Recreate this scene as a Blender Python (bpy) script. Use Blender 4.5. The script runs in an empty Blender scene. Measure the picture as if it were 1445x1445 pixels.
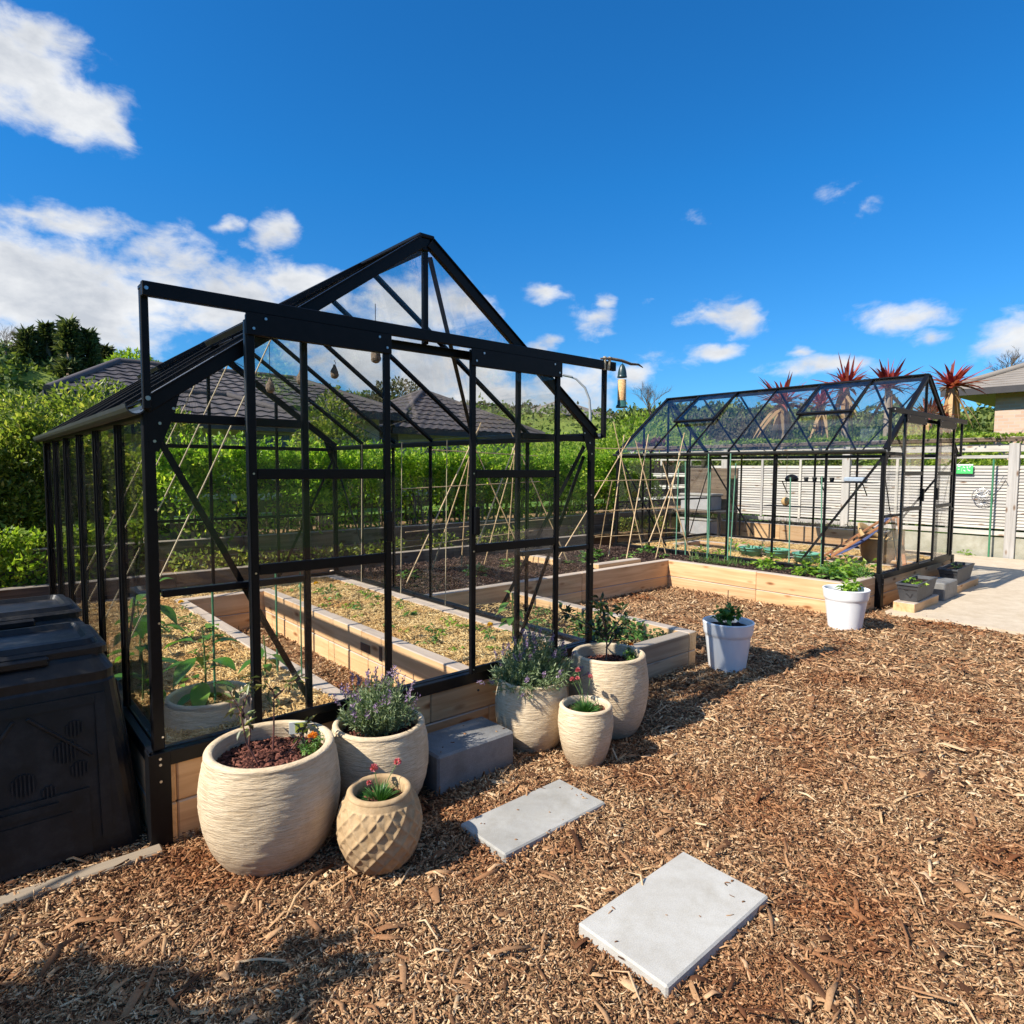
import bpy, math, random
import numpy as np
from mathutils import Vector, Matrix

RR = random.Random(11)
NR = np.random.default_rng(11)
PI = math.pi
scene = bpy.context.scene
COL = scene.collection

# ---------------------------------------------------------------- mesh helpers
class MB:
    def __init__(self):
        self.v = []; self.f = []; self.s = []
    def add(self, verts, faces, smooth=False):
        n = len(self.v)
        self.v.extend([tuple(map(float, p)) for p in verts])
        for q in faces:
            self.f.append(tuple(i + n for i in q)); self.s.append(smooth)
    def box(self, a, b):
        x0, y0, z0 = a; x1, y1, z1 = b
        self.add([(x0,y0,z0),(x1,y0,z0),(x1,y1,z0),(x0,y1,z0),(x0,y0,z1),(x1,y0,z1),(x1,y1,z1),(x0,y1,z1)],
                 [(0,3,2,1),(4,5,6,7),(0,1,5,4),(1,2,6,5),(2,3,7,6),(3,0,4,7)])
        return self
    def cbox(self, a, b, c=0.004, M=None):
        """box with chamfered edges"""
        a = np.array(a, float); b = np.array(b, float)
        ce = (a + b) / 2; h = abs(b - a) / 2
        c = min(c, h.min() * 0.45)
        V = []; idx = {}
        for sx in (-1, 1):
            for sy in (-1, 1):
                for sz in (-1, 1):
                    s = np.array((sx, sy, sz))
                    for k in range(3):
                        p = s * (h - c); p[k] = s[k] * h[k]
                        idx[(sx, sy, sz, k)] = len(V); V.append(p)
        F = []
        for k in range(3):
            o = [i for i in range(3) if i != k]
            for s in (-1, 1):
                q = []
                for u, w in ((-1,-1),(1,-1),(1,1),(-1,1)):
                    t = [0,0,0]; t[k] = s; t[o[0]] = u; t[o[1]] = w
                    q.append(idx[(*t, k)])
                F.append(q)
        for k in range(3):
            o = [i for i in range(3) if i != k]
            for u in (-1, 1):
                for w in (-1, 1):
                    lo = [0,0,0]; hi = [0,0,0]
                    lo[k] = -1; hi[k] = 1
                    lo[o[0]] = hi[o[0]] = u; lo[o[1]] = hi[o[1]] = w
                    F.append([idx[(*lo, o[0])], idx[(*hi, o[0])], idx[(*hi, o[1])], idx[(*lo, o[1])]])
        for sx in (-1, 1):
            for sy in (-1, 1):
                for sz in (-1, 1):
                    F.append([idx[(sx, sy, sz, k)] for k in range(3)])
        V = np.array(V)
        G = []
        for q in F:
            P = V[q]; n = np.cross(P[1] - P[0], P[2] - P[0])
            G.append(tuple(q) if n @ P.mean(0) > 0 else tuple(reversed(q)))
        V = V + ce
        if M is not None:
            V = [M @ Vector(p) for p in V]
        self.add(V, G)
        return self
    def bar(self, p0, p1, w, h, up=(0, 0, 1), c=0.0):
        """rectangular bar from p0 to p1; w across, h along 'up'"""
        p0 = Vector(p0); p1 = Vector(p1); d = p1 - p0; L = d.length; d.normalize()
        up = Vector(up)
        if abs(d.dot(up)) > 0.99: up = Vector((1, 0, 0)) if abs(d.x) < 0.9 else Vector((0, 1, 0))
        x = d.cross(up).normalized(); u = x.cross(d).normalized()
        M = Matrix(((x.x, d.x, u.x, p0.x), (x.y, d.y, u.y, p0.y), (x.z, d.z, u.z, p0.z), (0, 0, 0, 1)))
        if c > 0:
            self.cbox((-w/2, 0, -h/2), (w/2, L, h/2), c, M)
        else:
            vs = [M @ Vector(p) for p in ((-w/2,0,-h/2),(w/2,0,-h/2),(w/2,L,-h/2),(-w/2,L,-h/2),(-w/2,0,h/2),(w/2,0,h/2),(w/2,L,h/2),(-w/2,L,h/2))]
            self.add(vs, [(0,3,2,1),(4,5,6,7),(0,1,5,4),(1,2,6,5),(2,3,7,6),(3,0,4,7)])
        return self
    def tube(self, pts, rad, seg=8, cap=True):
        pts = [Vector(p) for p in pts]
        if not hasattr(rad, '__len__'): rad = [rad] * len(pts)
        V = []; F = []
        ref = Vector((0.31, 0.77, 0.55))
        for i, p in enumerate(pts):
            d = (pts[min(i+1, len(pts)-1)] - pts[max(i-1, 0)]).normalized()
            a = d.cross(ref)
            if a.length < 0.05: a = d.cross(Vector((1, 0, 0)))
            a.normalize(); b = d.cross(a)
            for k in range(seg):
                t = 2*PI*k/seg
                V.append(p + (a*math.cos(t) + b*math.sin(t)) * rad[i])
        for i in range(len(pts)-1):
            for k in range(seg):
                k2 = (k+1) % seg
                F.append((i*seg+k, i*seg+k2, (i+1)*seg+k2, (i+1)*seg+k))
        self.add(V, F, True)
        if cap:
            n = len(pts)-1
            self.add([V[k] for k in range(seg)], [tuple(reversed(range(seg)))])
            self.add([V[n*seg+k] for k in range(seg)], [tuple(range(seg))])
        return self
    def lathe(self, prof, seg=32, c=(0, 0, 0), fn=None):
        V = []; F = []
        for (r, z) in prof:
            for k in range(seg):
                t = 2*PI*k/seg
                q = r if fn is None else r + fn(t, z, r)
                V.append((c[0]+q*math.cos(t), c[1]+q*math.sin(t), c[2]+z))
        for i in range(len(prof)-1):
            for k in range(seg):
                k2 = (k+1) % seg
                F.append((i*seg+k, i*seg+k2, (i+1)*seg+k2, (i+1)*seg+k))
        self.add(V, F, True)
        return self
    def disc(self, r, z, seg=32, c=(0, 0, 0)):
        self.add([(c[0]+r*math.cos(2*PI*k/seg), c[1]+r*math.sin(2*PI*k/seg), c[2]+z) for k in range(seg)], [tuple(range(seg))])
        return self
    def prism(self, poly, off):
        n = len(poly); off = Vector(off)
        V = [Vector(p) for p in poly] + [Vector(p) + off for p in poly]
        nrm = (V[1]-V[0]).cross(V[2]-V[0])
        fl = nrm.dot(off) > 0
        F = [tuple(reversed(range(n))) if fl else tuple(range(n)), tuple(range(n, 2*n)) if fl else tuple(reversed(range(n, 2*n)))]
        for i in range(n):
            j = (i+1) % n
            F.append((i, j, n+j, n+i) if fl else (j, i, n+i, n+j))
        self.add(V, F)
        return self
    def build(self, name, mat, parent=None, loc=None, rz=0.0):
        me = bpy.data.meshes.new(name)
        me.from_pydata(self.v, [], self.f)
        me.polygons.foreach_set('use_smooth', self.s)
        me.materials.append(mat); me.update()
        return link(name, me, parent, loc, rz)

def link(name, me, parent=None, loc=None, rz=0.0):
    o = bpy.data.objects.new(name, me); COL.objects.link(o)
    if parent is not None: o.parent = parent
    if loc is not None: o.location = loc
    if rz: o.rotation_euler = (0, 0, rz)
    return o

def mesh_np(name, V, F, mat, parent=None, loc=None, smooth=False):
    """V (n,3), F (m,k) with constant k"""
    me = bpy.data.meshes.new(name)
    V = np.asarray(V, np.float32); F = np.asarray(F, np.int32)
    m, k = F.shape
    me.vertices.add(len(V)); me.vertices.foreach_set('co', V.ravel())
    me.loops.add(m*k); me.loops.foreach_set('vertex_index', F.ravel())
    me.polygons.add(m); me.polygons.foreach_set('loop_start', np.arange(0, m*k, k, dtype=np.int32))
    me.polygons.foreach_set('loop_total', np.full(m, k, np.int32))
    if smooth: me.polygons.foreach_set('use_smooth', np.ones(m, bool))
    me.materials.append(mat); me.update(calc_edges=True); me.validate()
    return link(name, me, parent, loc)

def tag(o, label=None, cat=None, group=None, kind=None):
    if label: o['label'] = label
    if cat: o['category'] = cat
    if group: o['group'] = group
    if kind: o['kind'] = kind
    return o

def thing(name, label, cat, loc=(0, 0, 0), rz=0.0, group=None):
    o = bpy.data.objects.new(name, None); COL.objects.link(o)
    o.empty_display_size = 0.1
    o.location = loc; o.rotation_euler = (0, 0, rz)
    return tag(o, label, cat, group)

def copy_tree(o, loc=None, rz=None, label=None, parent=None, scale=None):
    c = o.copy(); COL.objects.link(c)
    if parent is not None: c.parent = parent
    if loc is not None: c.location = loc
    if rz is not None: c.rotation_euler = (0, 0, rz)
    if label: c['label'] = label
    if scale: c.scale = (scale, scale, scale)
    for ch in list(o.children): copy_tree(ch, parent=c)
    return c

def unit(a): return a / (np.linalg.norm(a, axis=-1, keepdims=True) + 1e-9)

def leaf_geo(P, D, L, W, fold=0.15, droop=0.2, up=None):
    """folded leaf per point: base P, direction D; returns V,F (tris)"""
    n = len(P); D = unit(D)
    L = np.broadcast_to(np.asarray(L, float), (n,))[:, None]; W = np.broadcast_to(np.asarray(W, float), (n,))[:, None]
    U = NR.normal(size=(n, 3)) if up is None else np.broadcast_to(np.asarray(up, float), (n, 3)) + NR.normal(size=(n, 3))*0.25
    S = unit(np.cross(D, U)); N = np.cross(S, D)
    mid = P + D*L*0.45
    a = mid + S*W*0.5 + N*W*fold; b = mid - S*W*0.5 + N*W*fold
    tip = P + D*L - N*L*droop
    V = np.stack([P, a, tip, b], 1).reshape(-1, 3)
    i = np.arange(n)[:, None]*4
    F = np.concatenate([i + np.array([[0, 1, 2]]), i + np.array([[0, 2, 3]])], 0)
    return V, F

def blade_geo(P, D, L, W, droop=0.3, seg=3):
    """long strap leaves bending down"""
    n = len(P); D = unit(D)
    L = np.broadcast_to(np.asarray(L, float), (n,))[:, None]; W = np.broadcast_to(np.asarray(W, float), (n,))[:, None]
    S = unit(np.cross(D, np.array([[0.03, 0.02, 1.0]])) + NR.normal(size=(n, 3))*0.15)
    rows = []
    for k in range(seg+1):
        t = k/seg
        c = P + D*L*t; c = c + np.array([[0, 0, -1.0]])*L*droop*t*t
        w = W*(1.0 - t**2.2)*(0.55+0.45*min(1, t*4))*0.5 + 0.0004
        rows.append(c - S*w); rows.append(c + S*w)
    V = np.stack(rows, 1).reshape(-1, 3); m = 2*(seg+1)
    i = np.arange(n)[:, None]*m
    F = np.concatenate([i + np.array([[2*k, 2*k+1, 2*k+3, 2*k+2]]) for k in range(seg)], 0)
    return V, F

def cat_geo(parts):
    Vs = []; Fs = []; o = 0
    for V, F in parts:
        Vs.append(V); Fs.append(F + o); o += len(V)
    return np.concatenate(Vs), np.concatenate(Fs)

# value noise for heights
_G = NR.random((256, 256))
def vnoise(x, y):
    x = np.asarray(x, float); y = np.asarray(y, float)
    xi = np.floor(x).astype(int); yi = np.floor(y).astype(int)
    fx = x-xi; fy = y-yi; fx = fx*fx*(3-2*fx); fy = fy*fy*(3-2*fy)
    a = _G[xi % 256, yi % 256]; b = _G[(xi+1) % 256, yi % 256]; c = _G[xi % 256, (yi+1) % 256]; d = _G[(xi+1) % 256, (yi+1) % 256]
    return (a*(1-fx)+b*fx)*(1-fy)+(c*(1-fx)+d*fx)*fy
def fbm(x, y, o=4):
    s = 0; a = 0.5
    for k in range(o):
        s = s + a*vnoise(x*2**k+17*k, y*2**k+5*k); a *= 0.5
    return s

# ---------------------------------------------------------------- materials
class NT:
    def __init__(self, name):
        self.m = bpy.data.materials.new(name); self.m.use_nodes = True
        self.t = self.m.node_tree; self.n = self.t.nodes
        self.b = self.n['Principled BSDF']; self.out = self.n['Material Output']
    def new(self, typ, **kw):
        x = self.n.new(typ)
        for k, v in kw.items():
            if k.startswith('i_'): x.inputs[k[2:].replace('_', ' ')].default_value = v
            else: setattr(x, k, v)
        return x
    def l(self, a, b): self.t.links.new(a, b)
    def noise(self, scale, detail=4, vec=None, rough=0.6):
        x = self.new('ShaderNodeTexNoise'); x.inputs['Scale'].default_value = scale
        x.inputs['Detail'].default_value = detail; x.inputs['Roughness'].default_value = rough
        if vec is not None: self.l(vec, x.inputs['Vector'])
        return x.outputs['Fac']
    def obj(self, scale=(1, 1, 1)):
        tc = self.new('ShaderNodeTexCoord'); mp = self.new('ShaderNodeMapping')
        mp.inputs['Scale'].default_value = scale
        self.l(tc.outputs['Object'], mp.inputs['Vector']); return mp.outputs['Vector']
    def ramp(self, fac, stops):
        r = self.new('ShaderNodeValToRGB'); e = r.color_ramp.elements
        while len(e) < len(stops): e.new(0.5)
        for i, (p, c) in enumerate(stops):
            e[i].position = p; e[i].color = (*c, 1) if len(c) == 3 else c
        self.l(fac, r.inputs['Fac']); return r.outputs['Color']
    def mix(self, fac, a, b, mode='MIX'):
        x = self.new('ShaderNodeMix', data_type='RGBA', blend_type=mode)
        for s, v in ((x.inputs[0], fac), (x.inputs[6], a), (x.inputs[7], b)):
            if hasattr(v, 'links'): self.l(v, s)
            else: s.default_value = v if not isinstance(v, tuple) or len(v) == 4 else (*v, 1)
        return x.outputs[2]
    def math(self, op, a, b=0.0):
        x = self.new('ShaderNodeMath', operation=op)
        for s, v in ((x.inputs[0], a), (x.inputs[1], b)):
            if hasattr(v, 'links'): self.l(v, s)
            else: s.default_value = v
        return x.outputs[0]
    def island(self):
        return self.new('ShaderNodeNewGeometry').outputs['Random Per Island']
    def bump(self, h, strength=0.5, dist=0.01):
        x = self.new('ShaderNodeBump'); x.inputs['Strength'].default_value = strength; x.inputs['Distance'].default_value = dist
        self.l(h, x.inputs['Height']); self.l(x.outputs[0], self.b.inputs['Normal']); return x
    def col(self, c):
        if hasattr(c, 'links'): self.l(c, self.b.inputs['Base Color'])
        else: self.b.inputs['Base Color'].default_value = (*c, 1)
    def set(self, **kw):
        for k, v in kw.items(): self.b.inputs[k.replace('_', ' ')].default_value = v
        return self

def M_simple(name, c1, c2=None, scale=8, rough=0.7, bump=0.0, bscale=60, metallic=0.0, spec=0.5, bdist=0.004, stretch=(1, 1, 1)):
    n = NT(name); n.set(Roughness=rough, Metallic=metallic); n.b.inputs['Specular IOR Level'].default_value = spec
    v = n.obj(stretch)
    if c2 is None: n.col(c1)
    else: n.col(n.ramp(n.noise(scale, 5, v), [(0.3, c1), (0.7, c2)]))
    if bump: n.bump(n.noise(bscale, 5, v), bump, bdist)
    return n.m

def M_leaf(name, stops, rough=0.45, trans=0.35, spec=0.4):
    n = NT(name); n.set(Roughness=rough); n.b.inputs['Specular IOR Level'].default_value = spec
    c = n.ramp(n.island(), stops); n.col(c)
    tr = n.new('ShaderNodeBsdfTranslucent')
    br = n.mix(1.0, c, (1.15, 1.25, 0.55, 1), 'MULTIPLY'); n.l(br, tr.inputs['Color'])
    mx = n.new('ShaderNodeMixShader'); mx.inputs[0].default_value = trans
    n.l(n.b.outputs[0], mx.inputs[1]); n.l(tr.outputs[0], mx.inputs[2]); n.l(mx.outputs[0], n.out.inputs['Surface'])
    return n.m

def M_wood(name, axis, c1, c2, grey=None, gs=1.0, rough=0.75):
    n = NT(name); n.set(Roughness=rough); n.b.inputs['Specular IOR Level'].default_value = 0.25
    sc = [16*gs, 16*gs, 16*gs]; sc['xyz'.index(axis)] = 0.9*gs
    tc = n.new('ShaderNodeTexCoord')
    isl = n.math('FRACT', n.math('ADD', n.island(), n.new('ShaderNodeObjectInfo').outputs['Random']))
    ad = n.new('ShaderNodeVectorMath', operation='ADD'); n.l(tc.outputs['Object'], ad.inputs[0])
    cm = n.new('ShaderNodeCombineXYZ')
    k = n.math('MULTIPLY', isl, 37.0)
    for i in range(3): n.l(k, cm.inputs[i])
    n.l(cm.outputs[0], ad.inputs[1])
    mp = n.new('ShaderNodeMapping'); mp.inputs['Scale'].default_value = sc; n.l(ad.outputs[0], mp.inputs['Vector'])
    w = n.new('ShaderNodeTexNoise'); w.inputs['Scale'].default_value = 1.0; w.inputs['Detail'].default_value = 6; w.inputs['Distortion'].default_value = 1.2
    n.l(mp.outputs[0], w.inputs['Vector'])
    big = n.noise(1.3, 3, ad.outputs[0])
    f = n.math('ADD', n.math('MULTIPLY', w.outputs['Fac'], 0.7), n.math('MULTIPLY', big, 0.3))
    c = n.ramp(f, [(0.36, c1), (0.62, c2)])
    tint = n.ramp(isl, [(0.0, (0.82, 0.80, 0.80)), (1.0, (1.12, 1.08, 1.0))])
    c = n.mix(1.0, c, tint, 'MULTIPLY')
    # knots
    vo = n.new('ShaderNodeTexVoronoi'); vo.inputs['Scale'].default_value = 1.0
    ks = [9, 9, 9]; ks['xyz'.index(axis)] = 3.2
    mk = n.new('ShaderNodeMapping'); mk.inputs['Scale'].default_value = ks; n.l(ad.outputs[0], mk.inputs['Vector']); n.l(mk.outputs[0], vo.inputs['Vector'])
    kn = n.ramp(vo.outputs['Distance'], [(0.04, (0.26, 0.14, 0.08)), (0.11, (0.55, 0.40, 0.30)), (0.21, (1, 1, 1))])
    c = n.mix(0.9, c, n.mix(1.0, c, kn, 'MULTIPLY'))
    if grey:
        nz = n.new('ShaderNodeSeparateXYZ'); n.l(n.new('ShaderNodeNewGeometry').outputs['Normal'], nz.inputs[0])
        fac = n.math('MULTIPLY', n.math('GREATER_THAN', nz.outputs[2], 0.6), 0.8)
        g = n.ramp(w.outputs['Fac'], [(0.3, tuple(x*0.8 for x in grey)), (0.7, grey)])
        c = n.mix(fac, c, g)
    n.col(c); n.bump(w.outputs['Fac'], 0.35, 0.006)
    return n.m

def M_chips(name, stops, rough=0.85, patch=None, pscale=1.2):
    n = NT(name); n.set(Roughness=rough); n.b.inputs['Specular IOR Level'].default_value = 0.2
    v = n.obj()
    c = n.ramp(n.island(), stops)
    if patch:
        f = n.ramp(n.noise(pscale, 4, v), [(0.48, (0, 0, 0)), (0.68, (1, 1, 1))])
        c = n.mix(f, c, n.mix(1.0, c, patch, 'MULTIPLY'))
    g = n.noise(150, 3, v); c = n.mix(0.5, c, n.mix(1.0, c, n.ramp(g, [(0.3, (0.55, 0.5, 0.45)), (0.65, (1.15, 1.15, 1.15))]), 'MULTIPLY'))
    n.col(c); n.bump(g, 0.4, 0.003)
    return n.m

def M_glass(name, tint=(0.997, 0.999, 0.998), ior=1.3, dirt=0.006):
    n = NT(name); n.n.remove(n.b)
    tr = n.new('ShaderNodeBsdfTransparent'); tr.inputs['Color'].default_value = (*tint, 1)
    gl = n.new('ShaderNodeBsdfGlossy'); gl.inputs['Roughness'].default_value = 0.0
    ge = n.new('ShaderNodeNewGeometry'); dt = n.new('ShaderNodeVectorMath', operation='DOT_PRODUCT')
    n.l(ge.outputs['Normal'], dt.inputs[0]); n.l(ge.outputs['Incoming'], dt.inputs[1])
    f0 = ((ior-1)/(ior+1))**2
    c1 = n.math('SUBTRACT', 1.0, n.math('MINIMUM', n.math('ABSOLUTE', dt.outputs['Value']), 1.0))
    fr = n.math('ADD', n.math('MULTIPLY', n.math('POWER', c1, 5.0), 1-f0), f0)
    mx = n.new('ShaderNodeMixShader'); n.l(fr, mx.inputs[0]); n.l(tr.outputs[0], mx.inputs[1]); n.l(gl.outputs[0], mx.inputs[2])
    df = n.new('ShaderNodeBsdfDiffuse'); df.inputs['Color'].default_value = (0.6, 0.6, 0.58, 1)
    m2 = n.new('ShaderNodeMixShader')
    f = n.ramp(n.noise(5.0, 6, n.obj((1, 1, 0.4))), [(0.45, (0, 0, 0)), (0.75, (dirt*2.2,)*3)])
    n.l(f, m2.inputs[0]); n.l(mx.outputs[0], m2.inputs[1]); n.l(df.outputs[0], m2.inputs[2])
    n.l(m2.outputs[0], n.out.inputs['Surface'])
    return n.m

# material library
m_black = M_simple('black powder coat', (0.004, 0.0042, 0.005), (0.007, 0.0072, 0.009), 30, rough=0.40, bump=0.05, bscale=300, spec=0.22)
m_gutter = M_simple('dark grey gutter', (0.02, 0.023, 0.025), (0.04, 0.046, 0.048), 6, rough=0.42, spec=0.6)
m_bolt = M_simple('zinc bolt', (0.6, 0.6, 0.6), rough=0.3, metallic=1.0)
m_glass = M_glass('pane glass')
m_roofglass = M_glass('roof pane glass', (0.98, 0.99, 0.995), 1.75, 0.006)
WC1, WC2 = (0.53, 0.31, 0.15), (0.76, 0.515, 0.29)
GREY = (0.50, 0.44, 0.38)
m_wood = {a: M_wood('sawn macrocarpa '+a, a, WC1, WC2, GREY) for a in 'xyz'}
m_oldwood = {a: M_wood('weathered timber '+a, a, (0.075, 0.055, 0.04), (0.19, 0.145, 0.105), (0.34, 0.29, 0.24)) for a in 'xyz'}
m_greywood = {a: M_wood('silvered timber '+a, a, (0.36, 0.345, 0.32), (0.53, 0.515, 0.485), (0.48, 0.46, 0.425)) for a in 'xyz'}
m_tanwood = {a: M_wood('weathered tan timber '+a, a, (0.30, 0.21, 0.135), (0.50, 0.38, 0.26), (0.46, 0.39, 0.31)) for a in 'xyz'}
m_darkfence = M_wood('dark stained board', 'x', (0.018, 0.014, 0.012), (0.04, 0.032, 0.027))
m_chairwood = M_wood('oiled chair wood', 'y', (0.33, 0.14, 0.06), (0.48, 0.23, 0.11))
m_mulch = M_chips('wood chip', [(0.0, (0.06, 0.027, 0.014)), (0.25, (0.24, 0.12, 0.058)), (0.55, (0.40, 0.228, 0.115)), (0.84, (0.56, 0.365, 0.195)), (1.0, (0.72, 0.54, 0.34))], patch=(0.62, 0.40, 0.29, 1), pscale=1.3)
m_straw = M_chips('straw strand', [(0.0, (0.46, 0.28, 0.10)), (0.3, (0.68, 0.46, 0.20)), (0.75, (0.80, 0.57, 0.25)), (1.0, (0.86, 0.70, 0.40))], patch=(0.85, 0.68, 0.55, 1), pscale=2.2)
m_bark = M_chips('red bark', [(0.0, (0.028, 0.010, 0.008)), (0.5, (0.10, 0.035, 0.025)), (1.0, (0.24, 0.095, 0.065))])
m_dirt = M_chips('dark compost', [(0.0, (0.018, 0.011, 0.009)), (0.6, (0.055, 0.032, 0.026)), (0.93, (0.11, 0.07, 0.055)), (1.0, (0.28, 0.2, 0.14))])

def ground_mat(name, stops, scale, bump=0.8, dist=0.02):
    n = NT(name); n.set(Roughness=0.9); n.b.inputs['Specular IOR Level'].default_value = 0.15
    v = n.obj(); f = n.noise(scale, 8, v, 0.7)
    n.col(n.ramp(f, stops)); n.bump(n.noise(scale*1.7, 6, v, 0.75), bump, dist); return n.m
m_mulchbase = ground_mat('mulch litter', [(0.30, (0.05, 0.027, 0.014)), (0.5, (0.27, 0.165, 0.085)), (0.7, (0.54, 0.37, 0.21))], 55)
m_strawbase = ground_mat('straw litter', [(0.3, (0.16, 0.085, 0.03)), (0.5, (0.42, 0.26, 0.10)), (0.7, (0.62, 0.43, 0.19))], 60)
m_barkbase = ground_mat('bark litter', [(0.3, (0.012, 0.006, 0.005)), (0.7, (0.07, 0.028, 0.02))], 90)
m_dirtbase = ground_mat('compost', [(0.3, (0.012, 0.008, 0.007)), (0.7, (0.06, 0.036, 0.03))], 70)
m_lawn = ground_mat('lawn', [(0.3, (0.05, 0.10, 0.018)), (0.7, (0.12, 0.21, 0.035))], 4)
m_hill = ground_mat('hill grass', [(0.3, (0.11, 0.16, 0.03)), (0.7, (0.24, 0.29, 0.06))], 0.35, 0.5, 0.3)

def concrete(name, c1, c2, speck=0.5, rough=0.85):
    n = NT(name); n.set(Roughness=rough); n.b.inputs['Specular IOR Level'].default_value = 0.25
    v = n.obj()
    a = n.ramp(n.noise(3.5, 8, v, 0.65), [(0.3, c1), (0.7, c2)])
    s = n.noise(260, 3, v, 0.7); a = n.mix(speck, a, n.mix(1.0, a, n.ramp(s, [(0.35, (0.72, 0.72, 0.72)), (0.6, (1.06, 1.06, 1.06))]), 'MULTIPLY'))
    stn = n.ramp(n.noise(9, 7, v, 0.7), [(0.42, (1, 1, 1)), (0.72, (0.66, 0.61, 0.53))]); a = n.mix(0.5, a, n.mix(1.0, a, stn, 'MULTIPLY'))
    n.col(a); n.bump(s, 0.35, 0.0025); return n.m
m_slab_pale = concrete('pale sandstone', (0.44, 0.42, 0.38), (0.53, 0.515, 0.475), 0.6)
m_slab_grey = concrete('grey bluestone', (0.30, 0.29, 0.265), (0.46, 0.45, 0.42), 0.6)
m_path = concrete('path concrete', (0.54, 0.44, 0.32), (0.64, 0.54, 0.41), 0.5)
m_block = concrete('dark concrete block', (0.13, 0.127, 0.123), (0.30, 0.295, 0.285), 0.8, 0.5)
m_plinth = concrete('fence plinth', (0.30, 0.29, 0.22), (0.46, 0.44, 0.36), 0.6)

def pot_mat(name, c1, c2, bs=0.9, zs=7.0, strength=0.9, scale=20):
    n = NT(name); n.set(Roughness=0.9); n.b.inputs['Specular IOR Level'].default_value = 0.15
    v = n.obj((1, 1, zs)); f = n.noise(scale, 7, v, 0.65)
    f2 = n.noise(3, 5, n.obj())
    c = n.ramp(n.math('ADD', n.math('MULTIPLY', f, 0.55), n.math('MULTIPLY', f2, 0.45)), [(0.33, c1), (0.62, c2)])
    # soil splash and water marks low on the body
    sp = n.new('ShaderNodeSeparateXYZ'); n.l(n.obj(), sp.inputs[0])
    sf = n.math('MULTIPLY', n.math('SUBTRACT', 1.0, n.math('MINIMUM', n.math('MULTIPLY', sp.outputs[2], 6.5), 1.0)), n.noise(18, 6, n.obj((1, 1, 1.6)), 0.7))
    c = n.mix(n.math('MINIMUM', n.math('MULTIPLY', sf, 1.3), 0.8), c, (0.22, 0.14, 0.085, 1))
    wmk = n.ramp(n.noise(7, 5, n.obj((1, 1, 0.35)), 0.6), [(0.52, (1, 1, 1)), (0.72, (0.74, 0.68, 0.60))])
    c = n.mix(0.7, c, n.mix(1.0, c, wmk, 'MULTIPLY'))
    n.col(c); n.bump(f, strength, 0.011); return n.m
m_pot = pot_mat('cream textured fibreclay', (0.56, 0.42, 0.26), (0.78, 0.64, 0.45), strength=0.8)
m_pot_in = M_simple('pot interior', (0.35, 0.27, 0.18), (0.5, 0.4, 0.28), 12, rough=0.9)
m_pot_tan = pot_mat('tan terracotta', (0.33, 0.215, 0.11), (0.54, 0.385, 0.22), zs=1.0, strength=0.3, scale=30)
m_white = M_simple('white plastic', (0.80, 0.81, 0.82), (0.84, 0.845, 0.85), 5, rough=0.32, spec=0.5)
m_bin = M_simple('black recycled plastic', (0.006, 0.0063, 0.007), (0.012, 0.0125, 0.014), 12, rough=0.42, bump=0.25, bscale=350, bdist=0.001, spec=0.4)
def _dust(m):
    t = m.node_tree; b = t.nodes['Principled BSDF']; src = b.inputs['Base Color'].links[0].from_socket
    tc_ = t.nodes.new('ShaderNodeTexCoord'); nz_ = t.nodes.new('ShaderNodeTexNoise'); nz_.inputs['Scale'].default_value = 9; nz_.inputs['Detail'].default_value = 9; nz_.inputs['Roughness'].default_value = .75
    t.links.new(tc_.outputs['Object'], nz_.inputs['Vector']); mr_ = t.nodes.new('ShaderNodeMapRange'); mr_.inputs[1].default_value = .48; mr_.inputs[2].default_value = .8; mr_.inputs[4].default_value = .5
    t.links.new(nz_.outputs['Fac'], mr_.inputs[0]); mx_ = t.nodes.new('ShaderNodeMix'); mx_.data_type = 'RGBA'; t.links.new(mr_.outputs[0], mx_.inputs[0]); t.links.new(src, mx_.inputs[6]); mx_.inputs[7].default_value = (.075, .066, .055, 1); t.links.new(mx_.outputs[2], b.inputs['Base Color'])
    r_ = t.nodes.new('ShaderNodeMapRange'); r_.inputs[1].default_value = .35; r_.inputs[2].default_value = .7; r_.inputs[3].default_value = .32; r_.inputs[4].default_value = .62; t.links.new(nz_.outputs['Fac'], r_.inputs[0]); t.links.new(r_.outputs[0], b.inputs['Roughness'])
_dust(m_bin)
m_edge = {a: M_wood('old edging timber', a, (0.20, 0.145, 0.10), (0.34, 0.26, 0.18), (0.33, 0.27, 0.20)) for a in 'x'}
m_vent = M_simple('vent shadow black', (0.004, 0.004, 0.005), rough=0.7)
m_trough = M_simple('dark slate planter', (0.045, 0.047, 0.052), (0.08, 0.083, 0.09), 9, rough=0.6, bump=0.2, bscale=120)
m_greenplastic = M_simple('green tub plastic', (0.10, 0.30, 0.21), (0.13, 0.36, 0.26), 5, rough=0.5)
m_stake = M_simple('green coated stake', (0.035, 0.16, 0.075), (0.055, 0.22, 0.11), 20, rough=0.5)
m_stakepale = M_simple('pale green fibre stake', (0.10, 0.27, 0.17), (0.16, 0.36, 0.24), 20, rough=0.5)
m_bamboo = M_simple('dry bamboo', (0.42, 0.27, 0.13), (0.66, 0.48, 0.27), 14, rough=0.55, bump=0.2, bscale=40)
m_twine = M_simple('jute twine', (0.50, 0.40, 0.24), (0.64, 0.54, 0.36), 90, rough=0.95)
m_stem = M_simple('green stem', (0.07, 0.13, 0.03), (0.12, 0.2, 0.05), 20, rough=0.6)
m_redstem = M_simple('red brown stem', (0.10, 0.035, 0.03), (0.17, 0.07, 0.05), 20, rough=0.6)
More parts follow.
